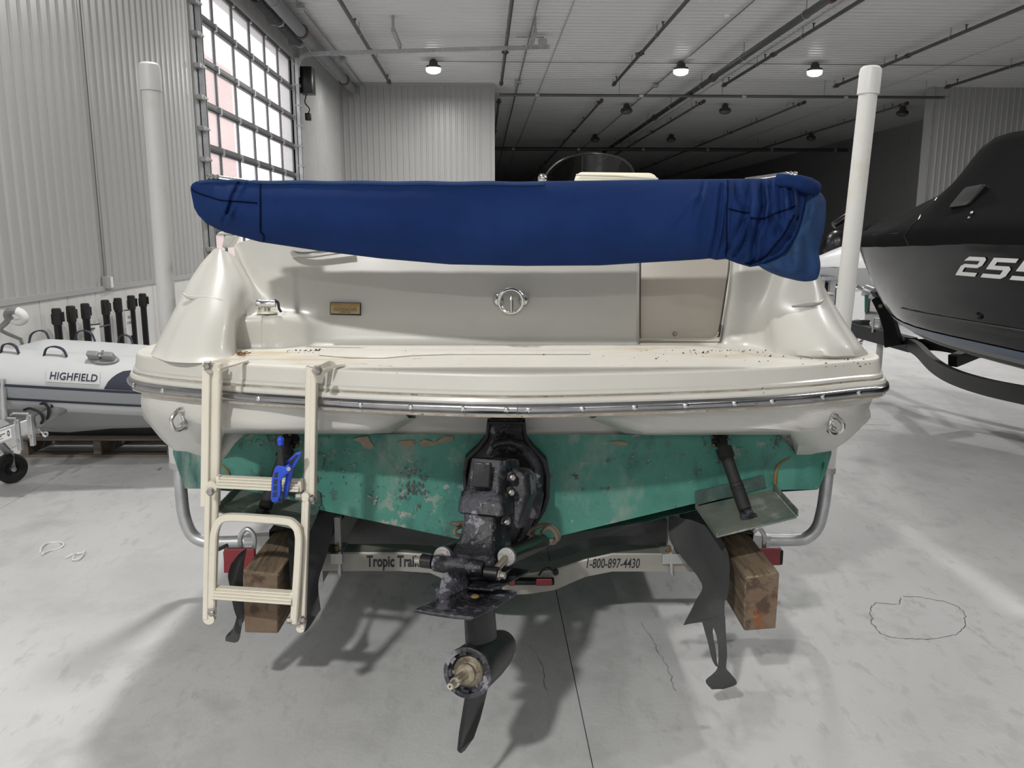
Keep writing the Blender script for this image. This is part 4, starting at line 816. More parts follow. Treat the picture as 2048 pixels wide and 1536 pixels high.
CREASE = [([(1409, 361), (1401, 395), (1388, 431)], 4, .007, 1), ([(1355, 448), (1384, 415), (1404, 396)], 4, .006, 1), ([(1445, 372), (1441, 411), (1435, 460), (1424, 512)], 4.5, .013, 1), ([(1452, 380), (1450, 430), (1446, 480), (1434, 515)], 4, .009, 1),
 ([(1469, 360), (1477, 395), (1497, 426)], 6, .012, -1), ([(1500, 360), (1498, 400), (1488, 440), (1470, 470)], 7, .010, 1), ([(1524, 359), (1528, 395), (1523, 436), (1511, 476), (1504, 524)], 5.5, .024, 1), ([(1540, 365), (1541, 398), (1528, 415)], 4, .012, -1), ([(1500, 450), (1487, 485), (1470, 512)], 5, .016, 1), ([(1488, 440), (1478, 470), (1455, 500)], 5, .011, 1),
 ([(1572, 359), (1583, 384), (1587, 421)], 4.5, .016, 1), ([(1590, 358), (1600, 384), (1602, 411), (1594, 436)], 5, .018, -1), ([(1594, 436), (1583, 468), (1555, 501), (1500, 527)], 5, .015, 1), ([(1560, 372), (1562, 400), (1564, 440), (1552, 468)], 6, .010, 1), ([(1545, 440), (1560, 468), (1575, 470)], 6, .010, 1), ([(1530, 440), (1520, 490), (1510, 522)], 4, .010, -1),
 ([(482, 360), (469, 385), (455, 424)], 4, .016, 1), ([(476, 383), (470, 405), (448, 440)], 4, .007, -1), ([(442, 365), (440, 400), (446, 432)], 7, .006, 1), ([(415, 368), (420, 395)], 6, .004, 1)]
CREASE = [((min(p[0] for p in c_[0]), max(p[0] for p in c_[0]), c_[0]),) + c_[1:] for c_ in CREASE]
def ridge(t): return max(0.0, 1 - abs(t)) ** 1.4
for x in xsb:
    a, b = lerp1(topL, x), lerp1(botL, x); b = max(b, a + 6)
    a += .7 * math.sin(x * .05) * (1 if 430 < x < 1100 else 0)
    full = max(.18, min(1, (x - 379) / 60)) * max(.25, min(1, (1620 - x) / 30))
    row = []
    for k in range(NR):
        an = 2 * math.pi * k / NR; front = math.sin(an)           # front side: an in 0..pi runs top to bottom
        t = (1 - math.cos(an)) / 2; y = a + (b - a) * t
        bag = .045 + .05 * math.sin(math.pi * min(1, t * .9 + .1)) * (.6 + .4 * t)
        dd = 2.515 - bag * full * (abs(front) ** .62) * (1 if front >= 0 else -1)
        if front >= 0:
            w_ = 0
            fz = max(0, min(1, (x - 1372) / 60)) * min(1, (1612 - x) / 20) * (abs(front) ** .4)
            if fz > 0: w_ += fz * (.012 * noise.noise(V((x * .022 + t * 1.5, t * 1.7, 3.7))) + .007 * noise.noise(V((x * .055 + t * 2, t * 2.2, 9.1))))
            for pl_, wd, dp, rs_ in CREASE:
                if pl_[0] - 40 < x < pl_[1] + 40:
                    e = pdist(pl_[2], x, y); q_ = abs(e) / wd
                    if q_ < 4: w_ += (abs(front) ** .4) * dp * (-math.exp(-q_ * q_) + .75 * math.exp(-((e / wd) * rs_ - 1.9) ** 2) + .25 * math.exp(-((e / wd) * rs_ + 1.9) ** 2))
            w_ += .004 * noise.noise(V((x * .008, t * 2.0, 0))) + .0016 * noise.noise(V((x * .03, t * 6, 2)))
            dd -= w_ * min(1, full * 1.2)
            if t < .06: dd += .0
        row.append(at(x, y, dd))
    rows.append(row)
g = G().rings(rows, True, True); obj('boot', g, M['blue'], bm_, smooth=70)
def onboot(x, t, k=.003):
    i = min(range(len(xsb)), key=lambda j: abs(xsb[j] - x)); an = math.acos(1 - 2 * t); kk = an / (2 * math.pi) * NR; j = int(kk); q = rows[i][j % NR].lerp(rows[i][(j + 1) % NR], kk - j); return q - V((0, k, 0))
def seam(pts, r=.0022): obj('seam', G().tube([onboot(x, t) for x, t in pts], r, 5), M['blue_seam'], bm_)
seam([(521 + (10 if t > .8 else 0) * (t - .8) * 5, t) for t in [.02 + i * .048 for i in range(21)]])
seam([(384 + i * 4.6, lerp1([(384, .33), (440, .40), (519, .37)], 384 + i * 4.6)) for i in range(30)])
seam([(1455 - 3 * t, t) for t in [.02 + i * .05 for i in range(20)]])
seam([(1456 + i * 2.2, .37 + .0012 * i) for i in range(20)]); seam([(1500 + i * 2.2, .44 + .02 * math.sin(i * .16)) for i in range(42)])
seam([(1490 + i * 3, min(.97, .97 - .0009 * i * i * .4)) for i in range(34)], .003)
# the long hem folded over the front tube
hem = [onboot(x, .035, .004) for x in xsb if 400 < x < 1090]
obj('hem', G().tube(hem, .0055, 6), M['blue_worn'], bm_)
hp_ = spline([at(1553, 361, 2.475), at(1575, 362, 2.46), at(1600, 367, 2.46), at(1622, 373, 2.48), at(1634, 380, 2.52)], 6)
obj('sleeve', G().tube(hp_, [.020] * 10 + [.024] * 8 + [.022] * 5 + [.016] * 2, 14, sx=.8), M['blue'], bm_)
# the faded end that hangs down behind
fo = [(1612, 378), (1628, 379), (1640, 384), (1650, 398), (1652, 415), (1650, 450), (1642, 485), (1638, 505), (1641, 530), (1637, 553), (1628, 561), (1606, 563), (1580, 558), (1555, 551), (1530, 540), (1512, 528)]
fi_ = [(1590, 380), (1592, 385), (1592, 392), (1590, 400), (1590, 415), (1588, 440), (1584, 465), (1576, 485), (1566, 500), (1556, 510), (1545, 516), (1535, 520), (1525, 522), (1515, 522), (1506, 522), (1500, 520)]
rf, rb = [], []
for i in range(len(fo)):
    rf.append([]); rb.append([])
so = spline([V((x, y, 0)) for x, y in fo], 4); si = spline([V((x, y, 0)) for x, y in fi_], 4); loops = []
for o_, i_ in zip(so, si):
    L_ = []
    for k in range(13): 
        t = k / 12; p = o_.lerp(i_, t); bul = math.sin(math.pi * min(1, t * .75 + .02)); w_ = .016 * noise.noise(V((p.x * .05, p.y * .014, 5))) + .010 * math.sin(p.x * .13 + p.y * .04 + 2.2 * noise.noise(V((p.x * .02, p.y * .02, 1)))) * math.sin(math.pi * t)
        L_.append(at(p.x, p.y, 2.54 - .055 * bul - w_))
    for k in range(11, 0, -1):
        t = k / 12; p = o_.lerp(i_, t); L_.append(at(p.x, p.y, 2.54 + .05 * math.sin(math.pi * min(1, t * .75 + .02))))
    loops.append(L_)
obj('hanging_end', G().rings(loops, True, True), M['blue_worn'], bm_, smooth=70)
# frame ends of the folded top
for x, y, lab, sx in ((428, 357, 'chrome frame end poking out at the left of the blue canvas', 1), (1580, 351, 'chrome frame end poking out at the right of the blue canvas', -1)):
    c = at(x, y, 2.55); t = thing('top_frame_end', lab, 'frame', c)
    obj('knuckle', G().lathe(c - V((sx * .02, 0, 0)), (sx, 0, 0), [(0, .011), (.006, .013), (.012, .010), (.018, .014), (.026, .010), (.032, .013), (.04, .009)], 14), M['chrome'], t)
    obj('tube', G().cyl(c + V((sx * .01, 0, 0)), c + V((sx * .13, .02, -.016)), .011, n=12), M['chrome'], t)

# ------------------------------------------------------------------ boarding ladder bolted to the platform
lad = obj('boarding_ladder', G(), M['ladder'], boat) if False else None
LD = thing('boarding_ladder', 'cream painted folding boarding ladder hanging from the left of the platform', 'ladder', at(510, 1000, 2.4))
def channel(p0, p1, wx, dy, flip, th=.006, lip=.0):
    """angle-section rail between two points: a broad face towards the viewer and a side web"""
    p0, p1 = V(p0), V(p1); ax = (p1 - p0).normalized(); x = V((1, 0, 0)); x = (x - ax * x.dot(ax)).normalized(); y = ax.cross(x).normalized()
    if y.y < 0: y = -y
    prof = [(0, 0), (wx, 0), (wx, dy), (wx - th, dy), (wx - th, th + .004), (wx * .52, th), (wx * .48, -.004 + th), (th, th), (th, dy * .8), (0, dy * .8)] if False else [(0, 0), (wx * .45, -.0), (wx * .50, .012), (wx - .006, .012), (wx, .018), (wx, dy), (wx - th, dy), (wx - th, .022), (wx * .5, .02), (wx * .4, th), (th, th), (th, dy), (0, dy)]
    if flip: prof = [(wx - a, b) for a, b in prof]
    return [[p + x * (a - wx / 2) + y * b for a, b in prof] for p in (p0, p1)]
UL0, UL1 = at(421, 727, 2.405), at(417, 1015, 2.405); UR0, UR1 = at(620, 735, 2.335), at(616, 1008, 2.335)
g = G().rings(channel(UL0, UL1, .052, .034, False)); obj('upper_rail', g, M['ladder'], LD, smooth=0, bevel=.002, seg=1)
g = G().rings(channel(UR0, UR1, .036, .036, True)); obj('upper_rail', g, M['ladder'], LD, smooth=0, bevel=.002, seg=1)
LL0, LL1 = at(421, 975, 2.385), at(416, 1240, 2.385); LR0, LR1 = at(609, 995, 2.315), at(600, 1259, 2.315)
for a, b, w_, fl_p in ((LL0, LL1, .036, False), (LR0, LR1, .026, True)):
    r_ = obj('lower_rail', G().rings(channel(a, b, w_, .026, fl_p)), M['ladder'], LD, smooth=0, bevel=.002, seg=1)
    for e in (a, b): obj('rail_end', G().cyl(e + V((0, .004, 0)), e + V((0, .022, 0)), w_ / 2, n=18), M['ladder'], r_, smooth=40)
def step(a, b, h=.030, dp=.05):
    a, b = V(a), V(b); g = G(); x = (b - a).normalized()
    prof = []
    for i in range(4):
        z0 = h / 2 - i * h / 4; y0 = .004 * 0 - .020 * (i / 3) - 0.0
        prof += [(y0 - .002, z0 - .001), (y0 - .004, z0 - h / 8), (y0 - .002, z0 - h / 4 + .001), (y0, z0 - h / 4 + .0005)]
    prof += [(dp * .4, -h / 2), (dp * .4, h / 2)]
    s_ = obj('step', G().rings([[p + V((0, u, z)) for u, z in prof] for p in (a, b)]), M['ladder'], LD, smooth=0)
    for e in (a, b): obj('step_boss', G().obox(e + V((0, .006, 0)), (.006, 0, 0), (0, .014, 0), (0, 0, h * .62)), M['ladder'], s_, smooth=0, bevel=.004)
step(at(437, 963, 2.385), at(600, 971, 2.325)); step(at(427, 1184, 2.36), at(585, 1195, 2.30))
hoop = spline([at(424, 1215, 2.36), at(427, 1100, 2.355), at(430, 1062, 2.35), at(440, 1042, 2.35), at(460, 1035, 2.345), at(520, 1038, 2.325), at(570, 1042, 2.31), at(586, 1048, 2.305), at(597, 1066, 2.30), at(597, 1110, 2.30), at(588, 1245, 2.30)], 6)
g = G(); rs = []
for i, p in enumerate(hoop):
    d = (hoop[min(i + 1, len(hoop) - 1)] - hoop[max(0, i - 1)]).normalized(); n1 = d.cross(V((0, 1, 0))).normalized(); n2 = V((0, 1, 0))
    rs.append([p + n1 * a + n2 * b for a, b in ((-.011, -.006), (-.007, -.010), (.007, -.010), (.011, -.006), (.011, .012), (-.011, .012))])
obj('hoop', G().rings(rs), M['ladder'], LD, smooth=40)
for p, ax in ((at(421, 983, 2.36), V((.3, -1, 0))), (at(424, 1224, 2.345), V((.3, -1, 0))), (at(621, 998, 2.325), V((1, -.4, 0))), (at(603, 1240, 2.31), V((1, -.4, 0))), (at(601, 992, 2.325), V((-1, -.3, 0))), (at(583, 1240, 2.30), V((-1, -.3, 0)))):
    ax = ax.normalized(); obj('hinge_bolt', G().lathe(p, ax, [(0, .014), (.004, .014), (.005, .010), (.013, .010), (.016, .006)], 6), M['bolt'], LD, smooth=0)
# deck brackets: upright cheek plus a foot plate on the platform
for P_, foot, bx, by in (([(403, 738), (409, 728), (421, 722), (444, 716), (458, 722), (470, 731), (441, 745), (415, 748)], [(434, 742), (486, 724), (498, 721), (497, 724), (440, 746)], 416, 731), ([(626, 752), (627, 735), (640, 729), (655, 722), (662, 722), (674, 735), (646, 748), (640, 768), (632, 766)], [(646, 750), (680, 731), (690, 729), (689, 732), (648, 753)], 634, 741)):
    d0 = 2.37 if bx < 500 else 2.30
    br = obj('hinge_bracket', G().slab([at(x, y, d0 + max(0, (x - P_[0][0])) * .0022 + max(0, (745 - y)) * .001) for x, y in P_], (.006, .004, 0)), M['ladder'], LD, smooth=30, bevel=.002)
    obj('foot_plate', G().slab([atz(x, min(y, 741), ZP + .004) for x, y in foot], (0, 0, .006)), M['ladder'], br, smooth=30, bevel=.001)
    c = at(bx, by, d0 - .03); obj('pivot_bolt', G().lathe(c, (.35 if bx > 500 else .2, -1, 0), [(0, .016), (.003, .016), (.004, .011), (.016, .011), (.02, .006)], 6), M['bolt'], br, smooth=0)
# blue spring clamp gripping the upper step
CL = thing('spring_clamp', 'bright blue spring clamp with black grip on the upper ladder step', 'clamp', at(565, 965, 2.30))
jaw = [(549, 936), (556, 931), (570, 934), (575, 930), (582, 936), (580, 944), (566, 953), (561, 962), (561, 990), (556, 1003), (544, 1005), (541, 998), (543, 960)]
obj('front_jaw', G().slab([at(x, y, 2.262) for x, y in jaw], (0, .016, 0)), M['clamp'], CL, smooth=30, bevel=.002)
pk = obj('jaw_recess', G().slab([at(x, y, 2.2612) for x, y in ((549, 946), (556, 944), (555, 955), (548, 956))], (0, .002, 0)), M['navy'], CL, smooth=0)
for q_ in (((548, 959), (555, 958), (554, 968), (547, 969)), ((547, 972), (554, 971), (554, 981), (546, 982)), ((546, 985), (554, 984), (553, 994), (545, 995))): obj('jaw_recess', G().slab([at(x, y, 2.2612) for x, y in q_], (0, .002, 0)), M['navy'], CL, smooth=0)
rear = [(560, 934), (590, 908), (600, 905), (601, 912), (585, 940), (582, 958), (577, 975), (573, 996), (563, 1007), (556, 1004), (566, 985), (571, 955)]
obj('rear_jaw', G().slab([at(x, y, 2.295) for x, y in rear], (0, .016, 0)), M['clamp'], CL, smooth=30, bevel=.002)
obj('handle_rib', G().slab([at(x, y, 2.293) for x, y in ((571, 932), (591, 911), (597, 910), (578, 938))], (0, .003, 0)), M['navy'], CL, smooth=0)
hp0, hp1 = at(564, 936, 2.272), at(561, 880, 2.285)
obj('handle', G().cyl(hp0, hp1 + (hp1 - hp0) * .02, .0095, .0085, 14), M['clamp'], CL)
gr = obj('grip', G().lathe(hp0.lerp(hp1, .10), hp1 - hp0, [(i * .0058, .0118 - (.0016 if i % 3 == 0 else 0)) for i in range(11)], 14), M['rubber'], CL)
obj('handle_tip', G().ball(hp1, .0105, 12, 8), M['clamp'], CL)
obj('spring_pin', G().cyl(at(577, 938, 2.255), at(577, 938, 2.315), .006, n=10), M['bolt'], CL)
obj('jaw_pad', G().tube(spline([at(556, 1000, 2.272), at(564, 1002, 2.268), at(566, 992, 2.268), at(562, 984, 2.272)], 5), .0045, 8), M['rubber'], CL)

# ------------------------------------------------------------------ trim tabs with their rams (parts of the boat)
def tab(hinge, plate, lipL, lipR, m1, m2, top, r, foot):
    hp = [at(*p) for p in hinge]; t = obj('trim_tab', G().slab([at(*p) for p in plate], (0, 0, -.006)), M['tab'], boat, smooth=0, bevel=.0015, seg=1)
    obj('hinge_strip', G().slab(hp, (0, .006, 0)), M['tab_dark'], t, smooth=0)
    for e in (lipL, lipR): a, b = at(*e[0]), at(*e[1]); obj('side_lip', G().slab([a, b, b + V((0, 0, e[2])), a + V((0, 0, e[2]))], (.004, 0, 0)), M['tab'], t, smooth=0)
    a, b = at(*m1), at(*m2); ax = (b - a).normalized(); L_ = (b - a).length
    c = obj('ram_body', G().lathe(a, ax, [(L_ * .12, r * .8), (L_ * .14, r * 1.35), (L_ * .26, r * 1.35), (L_ * .27, r * 1.02), (L_ * .60, r), (L_ * .61, r * 1.12), (L_ * .655, r * 1.12), (L_ * .66, r * 1.0), (L_ * .70, r * 1.12), (L_ * .71, r * 1.02), (L_ * .75, r * 1.1), (L_ * .93, r * 1.05), (L_ * .95, r * .7)], 18), M['rubber'], boat, smooth=40)
    mt = at(*top); obj('upper_mount', G().lathe(mt + V((0, .03, 0)), (0, -1, 0), [(0, .036), (.018, .034), (.030, .02), (.045, .012)], 18).bar(mt + V((0, -.01, 0)), a + ax * L_ * .16, .026, .026, up=(0, 1, 0)), M['black'], c, smooth=40)
    for dx, dz in ((0, .021), (-.022, -.02), (.022, -.02)): obj('mount_screw', G().lathe(mt + V((dx, .008, dz)), (0, -1, 0), [(0, .006), (.008, .006), (.010, .003)], 10), M['bolt_rust'], c)
    f = at(*foot); obj('foot_bracket', G().cyl(a + ax * L_ * .93, b, r * .45, n=10).obox(f, (.026, 0, 0), (0, .010, 0), (0, 0, .010)).obox(f + V((-.0, .0, .008)), (.012, 0, 0), (0, .014, 0), (0, 0, .016)), M['drive'], c, smooth=0, bevel=.004)
tab([(1391, 984, 2.742), (1528, 951, 2.742), (1532, 974, 2.742), (1392, 1011, 2.742)],
    [(1390, 1013, 2.74), (1545, 978, 2.74), (1594, 1033, 2.47), (1433, 1073, 2.46)],
    ((1390, 1013, 2.74), (1433, 1073, 2.46), .012), ((1545, 978, 2.74), (1594, 1033, 2.47), .022), (1440, 876, 2.71), (1494, 1030, 2.55), (1441, 880, 2.745), .0205, (1497, 1033, 2.545))
tab([(520, 952, 2.742), (640, 985, 2.742), (642, 1010, 2.742), (516, 972, 2.742)],
    [(478, 977, 2.74), (640, 1012, 2.74), (618, 1062, 2.47), (436, 1022, 2.48)],
    ((478, 977, 2.74), (436, 1022, 2.48), .022), ((640, 1012, 2.74), (618, 1062, 2.47), .012), (580, 878, 2.70), (526, 1026, 2.55), (580, 882, 2.745), .0205, (523, 1030, 2.545))
# ------------------------------------------------------------------ transom housing of the drive (part of the boat)
so_ = [(975, 836), (1050, 836), (1053, 868), (1068, 888), (1092, 912), (1098, 940), (1098, 985), (1090, 1012), (1072, 1040), (1062, 1085), (1050, 1097), (965, 1097), (948, 1070), (938, 1020), (930, 985), (927, 940), (932, 908), (956, 886), (972, 866)]
si_ = [(982, 842), (1044, 842), (1047, 872), (1060, 893), (1082, 916), (1090, 942), (1090, 983), (1083, 1008), (1066, 1036), (1056, 1078), (1046, 1090), (970, 1090), (955, 1066), (945, 1018), (937, 984), (934, 942), (940, 912), (962, 892), (978, 870)]
hs = obj('transom_housing', G().frame([at(x, y, 2.745) for x, y in so_], [at(x, y, 2.745) for x, y in si_], (0, -.055, 0)).slab([at(x, y, 2.744) for x, y in so_], (0, -.006, 0)), M['shield'], boat, smooth=30, bevel=.005)
obj('housing_neck', G().slab([at(x, y, 2.70) for x, y in ((981, 838), (1045, 838), (1050, 878), (1048, 881), (1010, 879), (979, 881), (976, 878))], (0, .04, 0)), M['drive'], hs, smooth=30, bevel=.006)
gp = spline([at(978, 905, 2.66), at(992, 888, 2.62), (at(1020, 884, 2.60)), at(1046, 897, 2.60), at(1066, 922, 2.61), at(1075, 955, 2.62), at(1070, 990, 2.60), at(1067, 1010, 2.57), at(1060, 1035, 2.54), at(1046, 1065, 2.50), at(1034, 1090, 2.46), at(1024, 1112, 2.42)], 5)
obj('gimbal_arm', G().tube(gp, [.012 + .008 * (math.sin(math.pi * min(1, i / 54)) ** 2) + (.010 if 28 < i < 40 else 0) for i in range(len(gp))], 10, sx=.8), M['drive'], hs, smooth=50)
obj('bellows', G().lathe(at(1018, 958, 2.73), (-.15, -1, -.12), [(k * .016, .098 - (.012 if k % 2 else 0) - k * .0008) for k in range(14)], 28), M['rubber'], hs, smooth=25)
obj('steering_cap', G().lathe(at(1000, 884, 2.66), (-.1, -1, .1), [(0, .03), (.03, .028), (.04, .014)], 14).lathe(at(1022, 890, 2.66), (.1, -1, .1), [(0, .024), (.03, .022), (.04, .012)], 14), M['drive'], hs, smooth=40)

# ------------------------------------------------------------------ the stern drive
SD = thing('stern_drive', 'corroded black stern drive hanging turned to the left, without a propeller', 'drive', at(985, 1200, 2.2))
BETA, TILT = math.radians(17), math.radians(14)
a0 = V((-math.sin(BETA), -math.cos(BETA), 0)); sd_ = V((math.cos(BETA), -math.sin(BETA), 0))
aft = a0 * math.cos(TILT) + V((0, 0, math.sin(TILT))); dn = -V((0, 0, math.cos(TILT))) + a0 * math.sin(TILT)
def rsec(C, ws, wa, r, ax=None, n=5, wa2=None):
    out = []; wa2 = wa if wa2 is None else wa2
    for k, (sx, sy) in enumerate(((1, 1), (-1, 1), (-1, -1), (1, -1))):
        for i in range(n):
            t = math.pi / 2 * (i / (n - 1)) + k * math.pi / 2; w2 = wa if sy > 0 else wa2
            out.append(C + sd_ * (sx * (ws - r) + r * math.cos(t)) + aft * (sy * (w2 - r) + r * math.sin(t)))
    return out
def leg(name, secs, m, parent, n=4, sm=40):
    P_ = []
    for py, px, d, ws, wa, wf, r in secs: P_.append(rsec(at(px, py, d), ws, wa, r, wa2=wf))
    return obj(name, G().rings(P_), M[m], parent, smooth=sm)
uh = leg('upper_housing', [(921, 988, 2.41, .045, .070, .10, .012), (918, 988, 2.41, .050, .076, .11, .016), (926, 988, 2.407, .052, .078, .12, .018), (955, 985, 2.395, .055, .080, .12, .018), (978, 983, 2.385, .058, .082, .12, .018), (984, 982, 2.382, .068, .090, .12, .016), (1008, 980, 2.37, .072, .094, .12, .016), (1023, 979, 2.36, .072, .094, .11, .016), (1027, 979, 2.358, .064, .086, .10, .014)], 'drive', SD)
# plain smooth cover plate on the aft face with a slot
pc = [at(948, 924, 2.31), at(984, 926, 2.30), at(981, 976, 2.29), at(945, 974, 2.295)]
pl = obj('cover_plate', G().slab([p + aft * .012 for p in pc], aft * .004 - aft * .02), M['drive_clean'], uh, smooth=0, bevel=.004)
obj('cover_slot', G().obox(at(967, 931, 2.292), sd_ * .006, aft * .004, dn * .007), M['ink'], uh, smooth=0)
bl = leg('bearing_carrier', [(935, 1030, 2.46, .035, .05, .05, .015), (945, 1034, 2.455, .05, .06, .06, .02), (985, 1036, 2.44, .052, .06, .06, .02), (1000, 1034, 2.43, .044, .055, .055, .018), (1050, 1026, 2.40, .034, .05, .05, .014), (1055, 1025, 2.395, .028, .04, .04, .012)], 'drive', SD)
for px, py, d in ((1024, 954, 2.36), (1022, 984, 2.345), (1013, 1043, 2.30)):
    c = at(px, py, d); b_ = obj('housing_bolt', G().lathe(c - V((.2, -.95, 0)) * -.012 * 0 + V((-.004, .01, 0)), (.25, -.95, .1), [(0, .016), (.010, .016), (.012, .011)], 18), M['drive'], SD, smooth=40); obj('bolt_head', G().lathe(c + V((0, -.002, 0)), (.25, -.95, .1), [(0, .0095), (.010, .0095), (.012, .006)], 6), M['bolt'], b_, smooth=0)
lg = leg('leg', [(1022, 975, 2.355, .052, .078, .10, .014), (1040, 973, 2.345, .050, .074, .10, .014), (1070, 969, 2.325, .054, .074, .10, .014), (1092, 965, 2.305, .062, .078, .11, .014), (1108, 960, 2.285, .075, .085, .12, .016), (1120, 955, 2.27, .080, .085, .13, .016), (1145, 950, 2.25, .062, .07, .15, .014), (1165, 947, 2.235, .042, .06, .17, .014), (1185, 944, 2.22, .040, .09, .18, .012), (1212, 942, 2.195, .040, .12, .18, .010)], 'drive', SD)
# tilt pin with sleeves and the trim rams
pc_ = at(922, 1133, 2.16) + aft * .02
def onpin(t): return pc_ + sd_ * t + V((0, 0, -.006 * t / .1))
pb = obj('pivot_barrel', G().lathe(onpin(-.075), sd_, [(0, .020), (.004, .023), (.05, .025), (.10, .025), (.146, .023), (.150, .020)], 18), M['drive'], SD, smooth=40)
for t0, t1 in ((-.113, -.077), (.077, .119)):
    s_ = obj('pivot_sleeve', G().lathe(onpin(t0), sd_, [(0, .017), (.002, .020), (t1 - t0 - .002, .020), (t1 - t0, .017)], 20), M['black'], SD, smooth=40)
    obj('pivot_nut', G().lathe(onpin(t0 if t0 < 0 else t1), sd_ * (1 if t0 > 0 else -1), [(0, .015), (.004, .015), (.005, .010), (.018, .010), (.020, .007)], 10), M['bolt'], s_, smooth=0)
for e, c0, c1 in ((.100, at(1012, 1114, 2.17), at(1086, 1083, 2.62)), (-.096, at(884, 1112, 2.22), at(962, 1078, 2.66))):
    ax = (c1 - c0).normalized(); L_ = (c1 - c0).length
    rm = obj('trim_ram', G().lathe(c0, ax, [(.012, .024), (.016, .0285), (.035, .0285), (.037, .0262), (L_ * .96, .0262), (L_, .02)], 22), M['black'], SD, smooth=40)
    obj('ram_gland', G().lathe(c0, ax, [(0, .012), (.001, .0255), (.012, .027), (.02, .027)], 22), M['alu'], rm, smooth=30)
    for k in (.9, 3.6): obj('gland_hole', G().cyl(c0 - ax * .0015 + basis(ax)[0] * .019 * math.cos(k) + basis(ax)[1] * .019 * math.sin(k), c0 + ax * .004 + basis(ax)[0] * .019 * math.cos(k) + basis(ax)[1] * .019 * math.sin(k), .0042, n=10), M['bolt'], rm)
    obj('ram_rod', G().cyl(onpin(e), c0 + ax * .01, .0105, n=14), M['shaft'], rm)
    obj('ram_anchor', G().cyl(c1 - V((.03, 0, 0)), c1 + V((.035, 0, 0)), .012, n=12), M['bolt'], rm)
# fin block, splash flange and anti-ventilation plate
fb = G(); fb.rings([rsec(at(909, 1140, 2.08), .017, .028, .007, wa2=.08), rsec(at(905, 1150, 2.06), .020, .032, .007, wa2=.09), rsec(at(900, 1180, 2.01), .019, .036, .007, wa2=.10), rsec(at(897, 1184, 2.00), .022, .040, .007, wa2=.11), rsec(at(895, 1190, 1.99), .019, .036, .007, wa2=.11), rsec(at(889, 1226, 1.91), .016, .030, .006, wa2=.13)]); obj('trim_fin_block', fb, M['drive'], SD, smooth=40)
def platepts(P_, th): return G().slab([at(*p) for p in P_], dn * th)
obj('splash_flange', platepts([(878, 1182, 2.03), (905, 1182, 2.03), (932, 1174, 2.08), (985, 1178, 2.05), (1012, 1166, 2.12), (1060, 1140, 2.3), (1000, 1130, 2.36), (900, 1150, 2.28), (862, 1166, 2.18), (865, 1170, 2.16)], .008), M['drive'], SD, smooth=0, bevel=.003)
av = obj('cavitation_plate', platepts([(827, 1218, 1.89), (860, 1224, 1.88), (905, 1231, 1.865), (943, 1234, 1.86), (970, 1222, 1.91), (998, 1207, 1.98), (1030, 1187, 2.10), (1034, 1182, 2.14), (1026, 1180, 2.15), (960, 1176, 2.16), (905, 1182, 2.12), (880, 1197, 2.0)], .009), M['drive'], SD, smooth=0, bevel=.003)
obj('rust_spot', G().lathe(at(950, 1204, 2.0) + V((0, 0, .016)), (0, 0, 1), [(0, .012), (.003, .008)], 8), M['rust_drip'], av)
# lower unit: strut, torpedo, bearing carrier, shaft, skeg
RC = at(935, 1345, 1.93); NO = RC - aft * .36
strut = []
for t in [i / 7 for i in range(8)]:
    C_ = at(958, 1216, 2.06).lerp(RC - aft * .12, t); k = smooth1([(0, .026), (.45, .030), (.7, .034), (.88, .05), (1, .058)], t); wa = smooth1([(0, .105), (.5, .10), (.75, .10), (1, .12)], t)
    sec = []
    for i in range(20):
        an = 2 * math.pi * i / 20; ca = math.cos(an); sec.append(C_ + sd_ * k * math.sin(an) * (1 - .15 * ca) + aft * ca * wa)
    strut.append(sec)
obj('lower_strut', G().rings(strut), M['drive_clean'], SD, smooth=60)
tp = obj('torpedo', G().lathe(NO, aft, [(0, .004), (.02, .026), (.06, .044), (.13, .057), (.22, .063), (.30, .064), (.352, .064), (.360, .062), (.360, .052), (.30, .050), (.30, .002)], 32), M['drive_clean'], SD, smooth=40)
obj('hub_lip', G().lathe(RC - aft * .006, aft, [(0, .0635), (.004, .066), (.010, .065), (.012, .060), (.012, .053), (.0, .052)], 32), M['drive'], tp, smooth=40)
notch = G()
for k in range(9):
    an = 2 * math.pi * k / 9 + .2; rd = sd_ * math.cos(an) + dn * math.sin(an); tg = sd_ * -math.sin(an) + dn * math.cos(an)
    obj('lip_tooth', G().obox(RC - aft * .004 + rd * .049, rd * .005, tg * .009, aft * .006), M['drive'], tp, smooth=0)
bc = obj('bearing_hub', G().lathe(RC - aft * .05, aft, [(0, .048), (.02, .046), (.03, .040), (.044, .040), (.050, .034), (.058, .026), (.066, .025), (.072, .017)], 26), M['bronze'], SD, smooth=30)
for k in range(3):
    an = 2 * math.pi * k / 3 + .9; rd = sd_ * math.cos(an) + dn * math.sin(an); obj('carrier_web', G().bar(RC - aft * .012 + rd * .03, RC - aft * .012 + rd * .055, .014, .012), M['bronze'], bc, smooth=0)
sp_ = G(); ns = 30; rs = []
for t, r in ((.0, .0125), (.062, .0125), (.072, .0105)):
    rs.append([RC + aft * (.018 + t) + (sd_ * math.cos(2 * math.pi * i / ns) + dn * math.sin(2 * math.pi * i / ns)) * (r * (1 if i % 2 else .86)) for i in range(ns)])
sp_.rings(rs); sh_ = obj('splined_shaft', sp_, M['shaft'], SD, smooth=0)
obj('shaft_thread', G().lathe(RC + aft * .088, aft, [(0, .0105), (.004, .0125), (.006, .0105), (.009, .0125), (.011, .010), (.013, .0088), (.038, .0088), (.040, .007)], 16), M['shaft'], sh_, smooth=30)
obj('cotter_hole', G().cyl(RC + aft * .1275, RC + aft * .1285, .003, n=8), M['ink'], sh_)
